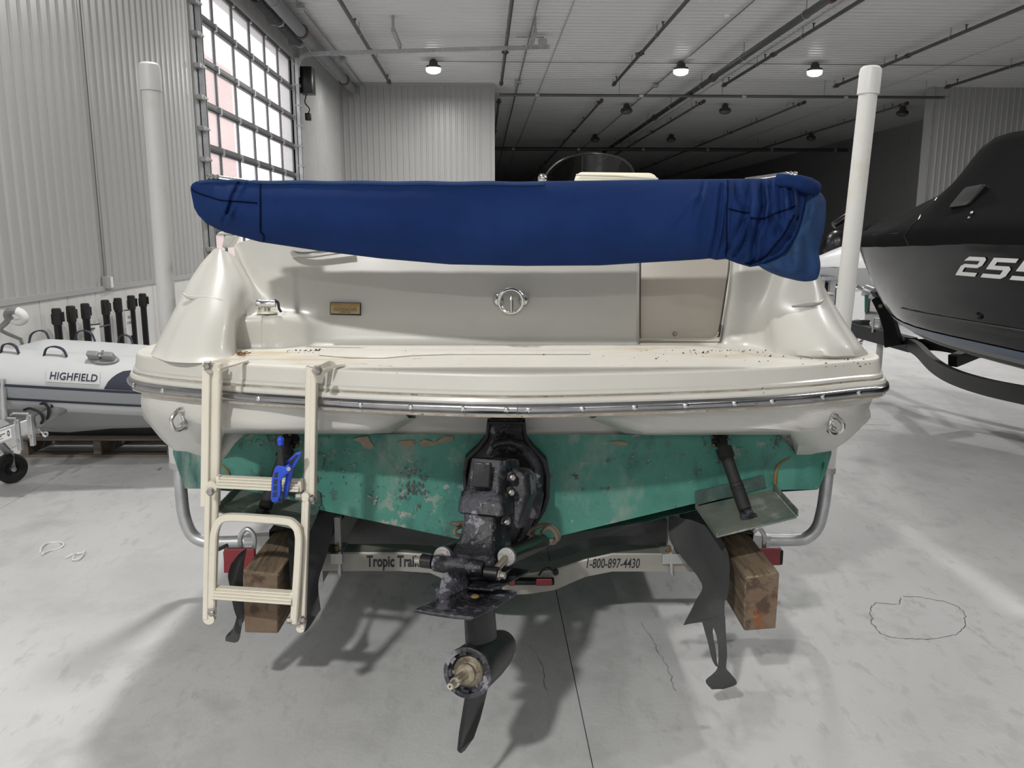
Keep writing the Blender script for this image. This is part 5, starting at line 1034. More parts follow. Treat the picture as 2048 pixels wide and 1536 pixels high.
sk = [(929, 1392, 1.945), (950, 1388, 2.02), (972, 1368, 2.14), (964, 1400, 2.12), (955, 1440, 2.08), (940, 1475, 2.03), (925, 1500, 2.0), (917, 1506, 1.985), (913, 1500, 1.975), (917, 1465, 1.96), (924, 1430, 1.95)]
obj('skeg', G().slab([at(*p) for p in sk], sd_ * .009), M['drive_clean'], SD, smooth=30, bevel=.003)
# hydraulic hoses (parts of the boat's trim system)
for pts, lab in (([(1050, 1068, 2.62), (1068, 1056, 2.6), (1090, 1050, 2.6), (1108, 1056, 2.6), (1118, 1072, 2.6), (1108, 1084, 2.61), (1085, 1080, 2.62), (1060, 1068, 2.64), (1040, 1060, 2.66)], 0), ([(1083, 1066, 2.56), (1090, 1058, 2.57), (1100, 1056, 2.58), (1110, 1066, 2.58), (1114, 1078, 2.58), (1108, 1086, 2.6)], 0), ([(935, 1045, 2.68), (912, 1046, 2.66), (903, 1047, 2.64), (915, 1048, 2.6)], 0), ([(938, 1052, 2.66), (918, 1054, 2.62), (909, 1062, 2.6), (914, 1070, 2.6), (938, 1072, 2.64)], 0)):
    obj('hydraulic_hose', G().tube(spline([at(*p) for p in pts], 6), .0072, 8), M['hose'], SD)
obj('hose_fitting', G().tube(spline([at(1083, 1066, 2.56), at(1078, 1072, 2.56), at(1076, 1084, 2.55)], 4), .004, 8), M['shaft'], SD)
obj('hose_fitting', G().tube(spline([at(1063, 1072, 2.55), at(1058, 1078, 2.55), at(1056, 1088, 2.54)], 4), .004, 8), M['shaft'], SD)

# ------------------------------------------------------------------ the galvanised trailer under the white boat
TR = thing('boat_trailer', 'galvanised trailer under the white boat with timber bunks and lettered crossbeam', 'trailer', V((0, 4, 0)))
bt = [(628, 1108, 1142), (700, 1108, 1142), (800, 1108, 1142), (860, 1112, 1146), (905, 1130, 1166), (960, 1146, 1186), (1010, 1152, 1190), (1060, 1150, 1188), (1110, 1142, 1180), (1170, 1122, 1154), (1225, 1110, 1143), (1300, 1110, 1143), (1400, 1112, 1144)]
DB = 2.98
sec = []
for x, y0, y1 in bt:
    p, q = at(x, y0, DB), at(x, y1, DB); sec.append([q, p, V((p.x, p.y + .004, p.z + .006)), V((p.x, p.y + .09, p.z + .006)), V((q.x, q.y + .09, q.z)), V((q.x, q.y + .07, q.z)), V((q.x, q.y + .07, p.z - .006)), V((q.x, q.y + .006, p.z - .006)), V((q.x, q.y + .006, q.z))])
cb = obj('crossbeam', G().rings(sec), M['beam'], TR, smooth=30)
def beam_text(t, x0, x1, y0, y1, bold, shear):
    f = quad_map(at(x0, y1, DB - .0015), at(x1, y1, DB - .0015), at(x1, y0, DB - .0015), at(x0, y0, DB - .0015)); obj('lettering', put_text(G(), t, f, shear=shear, bold=bold), M['ink'], cb, smooth=0)
beam_text('Tropic Trailer', 733, 852, 1111, 1141, .03, .0); beam_text('1-800-897-4430', 1173, 1280, 1117, 1136.5, .012, .22)
for px, py0 in ((677, 1030), (1341, 1028)):
    u_ = obj('bunk_upright', G().box(at(px - 6, 1106, DB + .02), at(px + 6, py0, DB + .05)).box(at(px - 16, 1108, DB - .02), at(px + 20, 1104, DB + .1)), M['galv_dull'], TR, smooth=0)
    for dx in (-4, 12): obj('clamp_bolt', G().lathe(at(px + dx, 1106, DB + (.0 if dx < 0 else .06)), (0, 0, 1), [(0, .014), (.008, .014), (.009, .007), (.03, .007)], 6), M['bolt_rust'], u_, smooth=0)
    obj('u_bolt', G().tube(spline([at(px + (2 if px < 1000 else 1), 1104, DB - .012), at(px + 2, 1144, DB - .012), at(px + 4, 1150, DB + .0), at(px + 4, 1146, DB + .03)], 5), .0075, 8), M['galv'], u_)
# timber bunks with torn carpet
def bunk(tl, tr, br, bl, d, shift):
    A = [at(*p, d) for p in (bl, br, tr, tl)]; back = V((0, 3.2, 0)) 
    bend = []
    for t in (0, .02, 1): bend.append([p + back * t for p in A])
    b = obj('timber_bunk', G().rings(bend), M['wood'], TR, smooth=0, bevel=.007)
    c = sum(A, V((0, 0, 0))) / 4; obj('end_grain', G().slab([c + (p - c) * .95 + V((0, .0, 0)) for p in A], (0, -.0025, 0)), M['wood_end'], b, smooth=0, bevel=.001)
    w_ = G(); s_ = [[p + back * t + (p - c).normalized() * .012 for p in (A[0], A[3], A[3].lerp(A[2], .5), A[2], A[1])] for t in (.105, .12, .3, .98)]
    s_[0] = [p + V((0, random.uniform(-.03, .04), .0)) for p in s_[0]]
    obj('carpet_wrap', w_.sheet(s_, (0, 0, .006)), M['carpet'], b, smooth=40)
    return b
bk1 = bunk((485, 1140), (557, 1149), (557, 1268), (489, 1266), 2.46, 0)
bk2 = bunk((1491, 1155), (1560, 1145), (1552, 1258), (1488, 1263), 2.46, 0)
def cloth(name, rows_, par, amp=.012, sd=0, th=.004):
    R = [spline([at(*p) for p in r], 5) for r in rows_]; n = max(len(r) for r in R); R = [resample(r, 22) for r in R]; C_ = [spline([r[j] for r in R], 6) for j in range(22)]
    C_ = [[p + V((0, amp * noise.noise(V((p.x * 14 + sd, p.z * 9, 1.3))), 0)) for p in c] for c in C_]
    return obj(name, G().sheet(C_, (.0, th, 0)), M['carpet'], par, smooth=60)
# left carpet rags
cloth('carpet_flap', [[(575, 1052, 2.66), (610, 1035, 2.80), (668, 1022, 2.9)], [(578, 1090, 2.56), (620, 1085, 2.72), (664, 1070, 2.86)], [(580, 1150, 2.50), (615, 1150, 2.62), (652, 1112, 2.80)], [(590, 1215, 2.50), (618, 1190, 2.56), (636, 1165, 2.70)], [(600, 1252, 2.50), (612, 1262, 2.52), (640, 1222, 2.56)]], bk1, .02)
cloth('carpet_flap', [[(462, 1128, 2.5), (478, 1108, 2.52), (492, 1098, 2.56)], [(456, 1150, 2.5), (470, 1140, 2.51), (486, 1135, 2.52)], [(460, 1175, 2.49), (472, 1180, 2.49), (486, 1190, 2.50)], [(466, 1215, 2.49), (475, 1225, 2.49), (488, 1235, 2.49)], [(474, 1238, 2.49), (480, 1250, 2.49), (486, 1245, 2.49)]], bk1, .012, 3)
cloth('carpet_rag', [[(473, 1236, 2.488), (485, 1240, 2.488)], [(466, 1256, 2.49), (482, 1262, 2.488)], [(452, 1272, 2.49), (478, 1280, 2.488)], [(450, 1283, 2.49), (470, 1285, 2.488)]], bk1, .012, 8)
# right carpet rags
cloth('carpet_flap', [[(1338, 1032, 2.94), (1385, 1040, 2.82), (1434, 1062, 2.64)], [(1340, 1080, 2.90), (1390, 1095, 2.78), (1455, 1105, 2.52)], [(1368, 1120, 2.80), (1410, 1140, 2.66), (1458, 1150, 2.47)], [(1405, 1170, 2.62), (1428, 1185, 2.54), (1454, 1196, 2.465)], [(1392, 1205, 2.58), (1420, 1205, 2.52), (1450, 1205, 2.47)], [(1368, 1252, 2.54), (1400, 1246, 2.50), (1450, 1240, 2.465)]], bk2, .02, 5)
cloth('carpet_rag', [[(1420, 1240, 2.48), (1451, 1234, 2.47)], [(1434, 1275, 2.48), (1453, 1275, 2.47)], [(1436, 1310, 2.48), (1454, 1312, 2.475)], [(1434, 1336, 2.48), (1452, 1335, 2.48)], [(1424, 1350, 2.47), (1462, 1348, 2.48)], [(1412, 1364, 2.46), (1473, 1366, 2.48)], [(1424, 1380, 2.45), (1448, 1378, 2.48)]], bk2, .015, 9)
cloth('carpet_rag', [[(1404, 1242, 2.49), (1432, 1240, 2.485)], [(1410, 1262, 2.49), (1426, 1262, 2.485)], [(1418, 1290, 2.49), (1431, 1295, 2.485)], [(1424, 1318, 2.49), (1434, 1325, 2.485)], [(1430, 1330, 2.49), (1436, 1332, 2.485)]], bk2, .02, 12)
# frame rails, axle and wheels further forward
for sx in (-1, 1):
    obj('frame_rail', G().box((sx * .78 - .04, 2.98, .26), (sx * .78 + .04, 6.4, .38)).bar((sx * .78, 6.4, .32), (0, 9.2, .36), .08, .12), M['galv_dull'], TR, smooth=0)
    obj('bunk_post', G().box((sx * .76 - .03, 4.9, .36), (sx * .76 + .03, 4.98, .50)), M['galv_dull'], TR, smooth=0)
    for y in (4.35, 5.15):
        wh_ = obj('wheel', G().lathe(V((sx * 1.02, y, .32)), (sx, 0, 0), [(-.09, .2), (-.095, .29), (-.06, .318), (.06, .318), (.095, .29), (.09, .2), (.05, .19)], 28), M['rubber'], TR, smooth=30)
        obj('hub', G().lathe(V((sx * 1.02, y, .32)), (sx, 0, 0), [(-.06, .19), (.05, .19), (.06, .12), (.07, .05)], 20), M['galv'], wh_, smooth=30)
    obj('fender', G().grid([[V((sx * .9, 4.75 + .85 * math.cos(t), .34 + .30 * math.sin(t))), V((sx * 1.16, 4.75 + .85 * math.cos(t), .34 + .30 * math.sin(t)))] for t in [math.pi * i / 12 for i in range(13)]]), M['galv'], TR, smooth=40)
for y in (4.35, 5.15): obj('axle', G().box((-1.0, y - .03, .29), (1.0, y + .03, .35)), M['galv_dull'], TR, smooth=0)
obj('tongue', G().box((-.05, 6.2, .30), (.05, 10.2, .40)), M['galv_dull'], TR, smooth=0)
obj('winch_post', G().box((-.05, 9.1, .4), (.05, 9.2, 1.1)), M['galv_dull'], TR, smooth=0)
# guide posts: bent galvanised pipe carrying a capped plastic pipe
DP = 3.42
for pts, cap, bot, m in (([(510, 1082), (440, 1084), (405, 1082), (382, 1066), (368, 1030), (362, 980), (357, 920)], (298, 130), (357, 930), 'pvc_grey'), ([(1520, 1080), (1585, 1080), (1612, 1076), (1634, 1056), (1645, 1020), (1651, 980), (1657, 925)], (1742, 137), (1652, 940), 'pvc')):
    P_ = spline([at(x, y, DP) for x, y in pts], 6); gb = obj('guide_bracket', G().tube(P_, .027, 12), M['galv'], TR)
    a, b = at(*bot, DP), at(*cap, DP)
    gp_ = obj('guide_post', G().cyl(a, b, .036, n=24), M[m], TR)
    ax = (b - a).normalized(); obj('post_cap', G().lathe(b - ax * .10, ax, [(0, .0365), (.001, .0425), (.085, .0425), (.10, .040), (.108, .030), (.110, .001)], 28), M[m], gp_, smooth=40)
    obj('pipe_clamp', G().cyl(a - ax * .01, a + ax * .015, .04, n=16), M['galv_dull'], gp_)
    sx = 1 if cap[0] > 1000 else -1
    q = P_[0]; obj('bracket_arm', G().bar(q + V((sx * .04, 0, 0)), V((sx * .78, DP, q.z + .03)), .05, .05), M['galv_dull'], TR, smooth=0)
# tail lamps and the centre marker bar
for x0, x1, y0, y1, d in ((448, 512, 1094, 1146, 3.1), (1512, 1560, 1092, 1131, 3.1)):
    lb = obj('tail_lamp', G().box(at(x0, y1, d), at(x1, y0, d + .05)), M['frame_black'], TR, smooth=0, bevel=.006)
    obj('lamp_lens', G().slab([at(x0 + 1, y1 - 2, d - .002), at(x1 - 1, y1 - 2, d - .002), at(x1 - 1, y0 + 2, d - .002), at(x0 + 1, y0 + 2, d - .002)], (0, -.012, 0)), M['red'], lb, smooth=0, bevel=.004)
    c0, c1 = (x0 + 33, x0 + 60) if x0 < 1000 else (1504, 1528)
    obj('lamp_guard', G().tube(spline([at(c0, y0, d + .02), at(c0, y0 - 22, d + .02), at((c0 + c1) / 2, y0 - 36, d + .02), at(c1, y0 - 22, d + .02), at(c1, y0 + 4, d + .02)], 6), .010, 8), M['galv'], lb)
obj('wire_lead', G().tube(spline([at(434, 1100, 3.09), at(447, 1094, 3.09), at(456, 1090, 3.1)], 5), .008, 6), M['rubber'], TR)
mb = obj('marker_bar', G().box(at(1016, 1171, 2.93), at(1108, 1154, 2.97)), M['frame_black'], TR, smooth=0, bevel=.004)
for x0, x1 in ((1019, 1030), (1072, 1104)): obj('marker_lens', G().slab([at(x0, 1170, 2.928), at(x1, 1170, 2.928), at(x1, 1156, 2.928), at(x0, 1156, 2.928)], (0, -.01, 0)), M['red'], mb, smooth=0, bevel=.003)
obj('marker_wire', G().tube(spline([at(1078, 1150, 2.96), at(1086, 1140, 2.94), at(1098, 1136, 2.94), at(1108, 1144, 2.95)], 5), .004, 6), M['rubber'], mb)
obj('wire_grommet', G().lathe(at(1111, 1143, 2.975), (0, -1, 0), [(0, .012), (.012, .012), (.013, .005)], 12), M['rubber'], mb)
# ------------------------------------------------------------------ black covered boat on its black trailer, right
B0 = V((3.58, 8.05, 0)); SX, SYv = V((.15, -.989, 0)), V((-.989, -.15, 0))
def bl(t, w_, z): return B0 + SX * t + SYv * w_ + V((0, 0, z))
def pix(p):
    q = p - V((0, 0, EYE)); dz = q.y * math.cos(PITCH) - q.z * math.sin(PITCH); return 1024 + F * q.x / dz, 768 - F * (q.y * math.sin(PITCH) + q.z * math.cos(PITCH)) / dz
BB = thing('covered_boat', 'large black boat under a fitted black cover at the right edge', 'boat', bl(2, 0, .5))
def bsh(t): return smooth1([(0, .16), (.25, .40), (.6, .60), (1, .76), (1.5, .92), (2, 1.05), (3, 1.2), (4, 1.28), (6.8, 1.25)], t)
def bch(t): return smooth1([(.45, .0), (.7, .18), (1.1, .40), (1.7, .66), (2.4, .85), (3.2, .97), (4.2, 1.03), (6.8, 1.03)], t)
def bzs(t): return smooth1([(0, 1.60), (1, 1.60), (2, 1.62), (3, 1.645), (6.8, 1.62)], t)
def bzc(t): return smooth1([(0, 1.25), (.2, 1.10), (.45, .95), (.8, .87), (1.5, .84), (3, .85), (6.8, .82)], t)
def bzk(t): return smooth1([(0, 1.25), (.2, 1.09), (.45, .94), (.8, .80), (1.5, .68), (3, .60), (6.8, .58)], t)
def bw(t, z):
    k = max(0, min(1, (z - bzc(t)) / (bzs(t) - bzc(t)))); c = bch(t) if t > .45 else 0.0
    return c + (bsh(t) - c) * (k ** .55)
TS = [0, .06, .12, .2, .3, .45, .6, .8, 1, 1.25, 1.5, 1.8, 2.1, 2.4, 2.8, 3.2, 3.7, 4.3, 5, 6, 6.8]
for sg, nm_ in ((1, 'port'), (-1, 'starboard')):
    rows = [[bl(t, sg * bw(t, bzc(t) + (bzs(t) - bzc(t)) * k / 14), bzc(t) + (bzs(t) - bzc(t)) * k / 14) for k in range(15)] for t in TS]
    obj('hull_side', G().grid(rows), M['hull_black'], BB, smooth=60)
    # slate stripe above the chine
    T2 = [t for t in TS if t >= .6]
    obj('boot_stripe', G().grid([[bl(t, sg * (bw(t, z) + .006), z) for z in (bzc(t) + .005, bzc(t) + .03, bzc(t) + .065)] for t in T2]), M['stripe_blue'], BB, smooth=60)
    obj('hull_bottom', G().grid([[bl(t, sg * bch(t) * k if t > .45 else 0, bzk(t) + (bzc(t) - bzk(t)) * (k ** 1.2) - (.03 if .62 < k < .7 else 0)) for k in (0, .3, .6, .64, .68, .95, 1)] for t in TS if t >= .45]), M['rib_hull'], BB, smooth=40)
    obj('spray_rail', G().tube([bl(t, sg * (bch(t) * .8), bzk(t) + (bzc(t) - bzk(t)) * .77 - .01) for t in T2], .022, 6), M['black'], BB)
obj('transom', G().slab([bl(6.8, -1.25, 1.62), bl(6.8, 1.25, 1.62), bl(6.8, 1.03, .82), bl(6.8, 0, .58), bl(6.8, -1.03, .82)], SX * .02), M['hull_black'], BB, smooth=0)
# cover
def brz(t): return smooth1([(0, 1.73), (.3, 1.76), (.6, 1.81), (.9, 1.87), (1.2, 1.94), (1.5, 2.02), (1.8, 2.12), (2.05, 2.22), (2.3, 2.25), (3, 2.25), (4.5, 2.2), (6.8, 1.9)], t)
def brw(t): return smooth1([(0, .05), (.6, .10), (1.2, .2), (1.7, .36), (2.2, .60), (4, .7), (6.8, .8)], t)
cr = []
TC = [i * .1 for i in range(0, 45)] + [5, 6, 6.8]
for t in TC:
    s_, zs_, rw, rz = bsh(t), bzs(t), brw(t), brz(t); half = []
    for k in range(14):
        q = k / 13
        if q < .12: w_, z = s_ + .022, zs_ - .10 + .115 * q / .12
        else:
            u = (q - .12) / .88; w_ = s_ + .018 + (rw - s_ - .018) * (u ** .85); z = zs_ + .015 + (rz - zs_) * (u ** (1.35 if t < 1.6 else 1.0))
        wr_ = .012 * noise.noise(V((t * 4, q * 3, 2))) + .006 * math.sin(t * 26 + q * 7) * (1 if 1.0 < t < 2.2 else .3) * q
        half.append((w_ + wr_, z + wr_ * .5))
    cr.append([bl(t, a, z) for a, z in half] + [bl(t, 0, rz + .01)] + [bl(t, -a, z) for a, z in reversed(half)])
cr.insert(0, [bl(-.03, (bsh(0) + .02) * math.cos(math.pi * k / 28), bzs(0) - .08 + .2 * math.sin(math.pi * k / 28)) for k in range(29)])
cv = obj('boat_cover', G().grid(cr), M['cover_black'], BB, smooth=60)
def nearest(rows, px, py): return min((p for r in rows for p in r[:15]), key=lambda p: (pix(p)[0] - px) ** 2 + (pix(p)[1] - py) ** 2)
c = nearest(cr[1:], 1945, 394); nv = (V((0, 0, 1.6)) - c).normalized(); nv = (SYv * .85 + V((0, 0, .45)) + SX * -.1).normalized(); ux = SX.cross(nv).cross(nv).normalized(); ux = (SX - nv * SX.dot(nv)).normalized(); uy = nv.cross(ux).normalized()
if uy.z < 0: uy = -uy
def rq(a, b, r): 
    return [(sx * (a - r) + r * math.cos(t), sy * (b - r) + r * math.sin(t)) for k, (sx, sy) in enumerate(((1, 1), (-1, 1), (-1, -1), (1, -1))) for t in [math.pi / 2 * (k + i / 3) for i in range(4)]]
vent = obj('cover_vent', G().rings([[c + ux * (x * s1 + .03 * y / .07) + uy * y * s1 + nv * h for x, y in rq(.11, .075, .025)] for s1, h in ((1, -.03), (1, .025), (.94, .034), (.80, .036))]), M['frame_black'], BB, smooth=30)
c2 = nearest(cr[1:], 1943, 424)
obj('cover_snap', G().ball(c2 + nv * .01, .012, 10, 6), M['chrome'], BB)
obj('cover_snap', G().ball(c2 + nv * .01 + uy * -.035, .010, 10, 6), M['chrome'], BB)
obj('cover_seam', G().tube([cr[int(22 - k * .3)][max(0, k)] + SYv * .004 for k in range(0, 13)], .005, 5), M['black'], BB)
# bow roller nub
c = at(1678, 443, 7.7); obj('bow_nub', G().cyl(c + V((-.05, 0, -.04)), c + V((.08, 0, .05)), .035, n=12), M['black'], BB, bevel=.01)
# through-hull fitting
def onhull(px, py, k=.004):
    best = None
    for i in range(120):
        t = .8 + i * .03
        for j in range(60):
            z = bzc(t) + (bzs(t) - bzc(t)) * j / 59; x, y = pix(bl(t, bw(t, z), z)); e = (x - px) ** 2 + (y - py) ** 2
            if best is None or e < best[0]: best = (e, t, z)
    return best[1], best[2]
t, z = onhull(1960, 628); p = bl(t, bw(t, z), z); obj('drain_fitting', G().lathe(p - SYv * .01, SYv, [(0, .03), (.016, .03), (.02, .02), (.012, .012), (.01, .001)], 16), M['frame_black'], BB)
obj('hull_crease', G().tube([bl(t, bw(t, 1.02 + .01 * t) + .004, 1.02 + .01 * t) for t in [1.6 + .15 * i for i in range(20)]], .006, 5), M['black'], BB)
# number on the hull: italic segmented figures
P2 = onhull(1914, 552); P3 = onhull(1936, 513)
def dig(polys, x0):
    return [[(x0 + x, y) for x, y in p] for p in polys]
D2 = [[(0, .78), (.12, 1), (.80, 1), (.92, .88), (.92, .70), (.70, .70), (.70, .80), (.25, .80)], [(.92, .70), (.92, .58), (.78, .44), (.22, .44), (.22, .30), (.0, .30), (0, .50), (.12, .62), (.70, .62), (.70, .70)], [(0, .30), (.22, .30), (.22, .20), (.92, .20), (.92, 0), (0, 0)]]
D5 = [[(0, 1), (.95, 1), (.95, .80), (.24, .80), (.24, .62), (.0, .62)], [(0, .62), (.24, .62), (.82, .62), (.95, .48), (.95, .42), (0, .42)], [(.95, .42), (.95, .14), (.82, 0), (0, 0), (0, .20), (.70, .20), (.70, .42)]]
nm = G()
tw = P3[0]; zt0, zt1 = P2[1], P3[1]
t0 = P2[0]; hgt = abs(zt1 - zt0); wid = .235
for i, Dg in enumerate((D2, D5, D5)):
    for poly in Dg:
        pts = []
        for x, y in poly:
            tt = t0 + (i * 1.18 + x) * wid + y * (tw - t0) + .0; zz = zt0 + (zt1 - zt0) * y + .0
            pts.append(bl(tt, bw(tt, zz) + .005, zz))
        nm.slab(pts, SYv * .002)
obj('number', nm, M['white'], BB, smooth=0)
# its trailer
BT = thing('black_trailer', 'black trailer with curved frame under the black covered boat', 'trailer', bl(2, 0, 0))
def tubepath(pts, w_, h_): 
    P_ = spline(pts, 6); rs = []
    for i, p in enumerate(P_):
        d = (P_[min(i + 1, len(P_) - 1)] - P_[max(i - 1, 0)]).normalized(); x = d.cross(V((0, 0, 1))).normalized(); y = x.cross(d); rs.append([p + x * w_ / 2 + y * h_ / 2, p - x * w_ / 2 + y * h_ / 2, p - x * w_ / 2 - y * h_ / 2, p + x * w_ / 2 - y * h_ / 2])
    return G().rings(rs)
sp0 = at(1826, 690, 7.9); zf = sp0.z
def tl(t, w_, z=0): return bl(t, w_, zf + z)
obj('tongue_beam', G().bar(at(1700, 657, 9.3), sp0, .09, .15), M['frame_black'], BT, smooth=0, bevel=.008)
obj('near_arm', tubepath([sp0 + V((.0, .1, 0)), at(1838, 700, 7.6), at(1868, 730, 7.05), at(1905, 752, 6.5), at(1965, 772, 5.9), at(2048, 790, 5.3), at(2170, 812, 4.7), at(2500, 850, 3.6)], .055, .12), M['frame_black'], BT, smooth=40)
obj('far_arm', tubepath([sp0 + V((0, .1, -.01)), at(1880, 690, 7.6), at(1940, 700, 7.3), at(2048, 712, 6.9), at(2200, 725, 6.3)], .06, .11), M['frame_black'], BT, smooth=40)
obj('cross_tube', G().bar(at(1905, 722, 6.9), at(1960, 700, 7.1), .08, .1), M['frame_black'], BT, smooth=0)
obj('reflector', G().slab([at(1820, 698, 7.83), at(1826, 699, 7.83), at(1826, 687, 7.83), at(1820, 686, 7.83)], (0, -.02, 0)), M['amber'], BT, smooth=0)
wp0 = at(1778, 688, 8.35)
obj('winch_post', G().slab([at(x, y, 7.95) for x, y in ((1768, 696), (1802, 690), (1788, 645), (1778, 614), (1792, 592), (1772, 580), (1742, 600), (1757, 630), (1766, 660))], (.06, .05, 0)), M['frame_black'], BT, smooth=0, bevel=.006)
obj('bow_stop', G().bar(at(1748, 590, 7.95), at(1772, 572, 7.95), .12, .07), M['rubber'], BT, smooth=0, bevel=.01)
obj('gusset_bolt', G().lathe(at(1760, 612, 7.94), (0, -1, 0), [(0, .02), (.01, .02), (.012, .01)], 8), M['bolt'], BT)
jb = at(1756, 640, 8.75); jf = V((jb.x, jb.y - .1, 0))
obj('jack', G().cyl((jb.x, jb.y - .1, .02), (jb.x, jb.y - .1, jb.z + .05), .034, n=14).cyl((jb.x, jb.y - .1, 0), (jb.x, jb.y - .1, .02), .08, n=14), M['galv_dull'], BT)
obj('jack_handle', G().tube([V((jb.x, jb.y - .1, jb.z + .02)), V((jb.x - .1, jb.y - .12, jb.z + .03)), V((jb.x - .1, jb.y - .12, jb.z - .12))], .012, 8), M['galv'], BT)
obj('coupler', G().bar(at(1690, 655, 9.5), at(1732, 650, 9.0), .12, .12), M['frame_black'], BT, smooth=0, bevel=.02)
obj('coupler_latch', G().tube(spline([at(1700, 642, 9.4), at(1715, 640, 9.3), at(1730, 644, 9.1), at(1742, 648, 9.0)], 4), .02, 8), M['galv'], BT)
obj('winch', G().cyl(at(1728, 580, 8.5), at(1744, 586, 8.45), .06, n=16).bar(at(1712, 572, 8.5), at(1736, 584, 8.5), .03, .03), M['galv'], BT, smooth=40)
obj('winch_strap', G().slab([at(1730, 590, 8.4), at(1737, 590, 8.4), at(1735, 625, 8.4), at(1730, 625, 8.4)], (0, .01, 0)), M['teal'], BT, smooth=0)
for q0, q1 in (((1714, 650), (1712, 700)), ((1728, 672), (1714, 702))):
    a, b = at(*q0, 9.2), at(*q1, 9.1); n_l = 8
    for i in range(n_l):
        c = a.lerp(b, (i + .5) / n_l); d = (b - a).normalized(); s1 = d.cross(V((0, 1, 0))).normalized() if i % 2 else V((0, 1, 0)); L_ = (b - a).length / n_l * .62
        obj('chain_link', G().tube([c + d * L_ * math.cos(t) + s1 * .018 * math.sin(t) for t in [2 * math.pi * k / 12 for k in range(12)]], .007, 6, closed=True), M['galv'], BT)
for t, w_ in ((5.0, 1.12), (5.0, -1.12), (5.8, 1.12), (5.8, -1.12)):
    wh_ = obj('wheel', G().lathe(bl(t, w_, .33), SYv, [(-.1, .2), (-.1, .30), (-.07, .33), (.07, .33), (.1, .30), (.1, .2)], 26), M['rubber'], BT, smooth=30)
    obj('hub', G().lathe(bl(t, w_, .33), SYv, [(-.06, .2), (.06, .2), (.07, .06)], 16), M['galv'], wh_, smooth=30)
for sg in (-1, 1): obj('bunk', G().bar(bl(3.4, sg * .45, .60), bl(6.5, sg * .5, .56), .12, .09), M['carpet'], BT, smooth=0)
for t in (4.05, 6): obj('cross_member', G().bar(bl(t, -1.05, zf - .02), bl(t, 1.05, zf - .02), .08, .1), M['frame_black'], BT, smooth=0)
for sg in (-1, 1): obj('side_rail', G().bar(bl(4.0, sg * .98, zf - .02), bl(6.6, sg * .98, zf - .02), .09, .12), M['frame_black'], BT, smooth=0)

# ------------------------------------------------------------------ distant white wrapped boat and clutter on the right
WBp = at(1690, 560, 15.0)
WB = thing('wrapped_boat', 'distant white shrink-wrapped boat behind the right guide post', 'boat', V((WBp.x, 15, 0)))
rows = []
for i in range(15):
    u = i / 14; x = WBp.x - .75 + 2.6 * u; w_ = .9 * math.sin(math.pi * min(.5, .06 + u * .55)); zt_ = at(1690, lerp1([(0, 522), (.3, 490), (.6, 470), (1, 462)], u), 15).z; zl = at(1690, 532, 15).z
    rows.append([V((x, 15 + w_ * math.cos(a) * 1.2, zl + (zt_ - zl) * (math.sin(a) ** .8) + .03 * noise.noise(V((x * 5, a * 3, 1))))) for a in [math.pi * k / 14 for k in range(15)]])
obj('wrap', G().grid(rows), M['wrap'], WB, smooth=60)
rows = [[V((p.x, 15 + (r[0].y - 15) * k, p.z - (1 - k * k) * .55 * min(1, .2 + i / 8))) for k, p in [(j / 6, r[0]) for j in range(-6, 7)]] for i, r in enumerate(rows)]
obj('hull', G().grid(rows), M['rib_tube'], WB, smooth=60)
zb = at(1690, 556, 15).z
for px in (1640, 1662): obj('stand_leg', G().box((at(px, 600, 14.8).x - .05, 14.75, 0), (at(px, 600, 14.8).x + .05, 14.85, zb + .02)), M['galv'], WB, smooth=0)
obj('stand_beam', G().box((at(1636, 600, 14.8).x, 14.7, zb - .02), (at(1672, 600, 14.8).x, 15.4, zb + .04)), M['galv'], WB, smooth=0)
obj('keel_block', G().box((WBp.x + 1.0, 15.0, 0), (WBp.x + 1.3, 15.4, zb - .3)), M['galv_dull'], WB, smooth=0)
OB = thing('outboard_motor', 'black outboard motor beside the wrapped white boat', 'motor', V((at(1672, 500, 17.0).x, 17.0, 0)))
c = at(1672, 492, 17.0); obj('cowl', G().ball(c, .26, 14, 10, (1, 1, 1.25)), M['black'], OB); obj('midsection', G().box(c + V((-.1, -.1, -.25)), c + V((.12, .15, -.9))), M['black'], OB, smooth=0, bevel=.03); obj('stand', G().box((c.x - .25, c.y - .2, 0), (c.x + .25, c.y + .2, c.z - .85)), M['frame_black'], OB, smooth=0, bevel=.02)
for k, (x0, x1, y0, y1, d, m, lab) in enumerate(((1640, 1672, 566, 585, 16.2, 'frame_black', 'dark low crate under the distant wrapped boat'), (1690, 1735, 577, 610, 13.0, 'paper', 'white box of gear behind the trailer coupler'), (1643, 1668, 588, 612, 13.6, 'galv_dull', 'grey metal case below the wrapped boat stand'), (1700, 1745, 556, 572, 17, 'grey_plastic', 'grey tub stored behind the black boat bow'))):
    a, b = at(x0, y1, d), at(x1, y0, d); t = thing('storage_box', lab, 'box', V(((a.x + b.x) / 2, d, 0))); obj('body', G().box((a.x, d, 0), (b.x, d + .4, b.z - .02)), M[m], t, smooth=0, bevel=.015); obj('lid', G().box((a.x - .01, d - .01, b.z - .02), (b.x + .01, d + .41, b.z + .015)), M[m], t, smooth=0, bevel=.008)

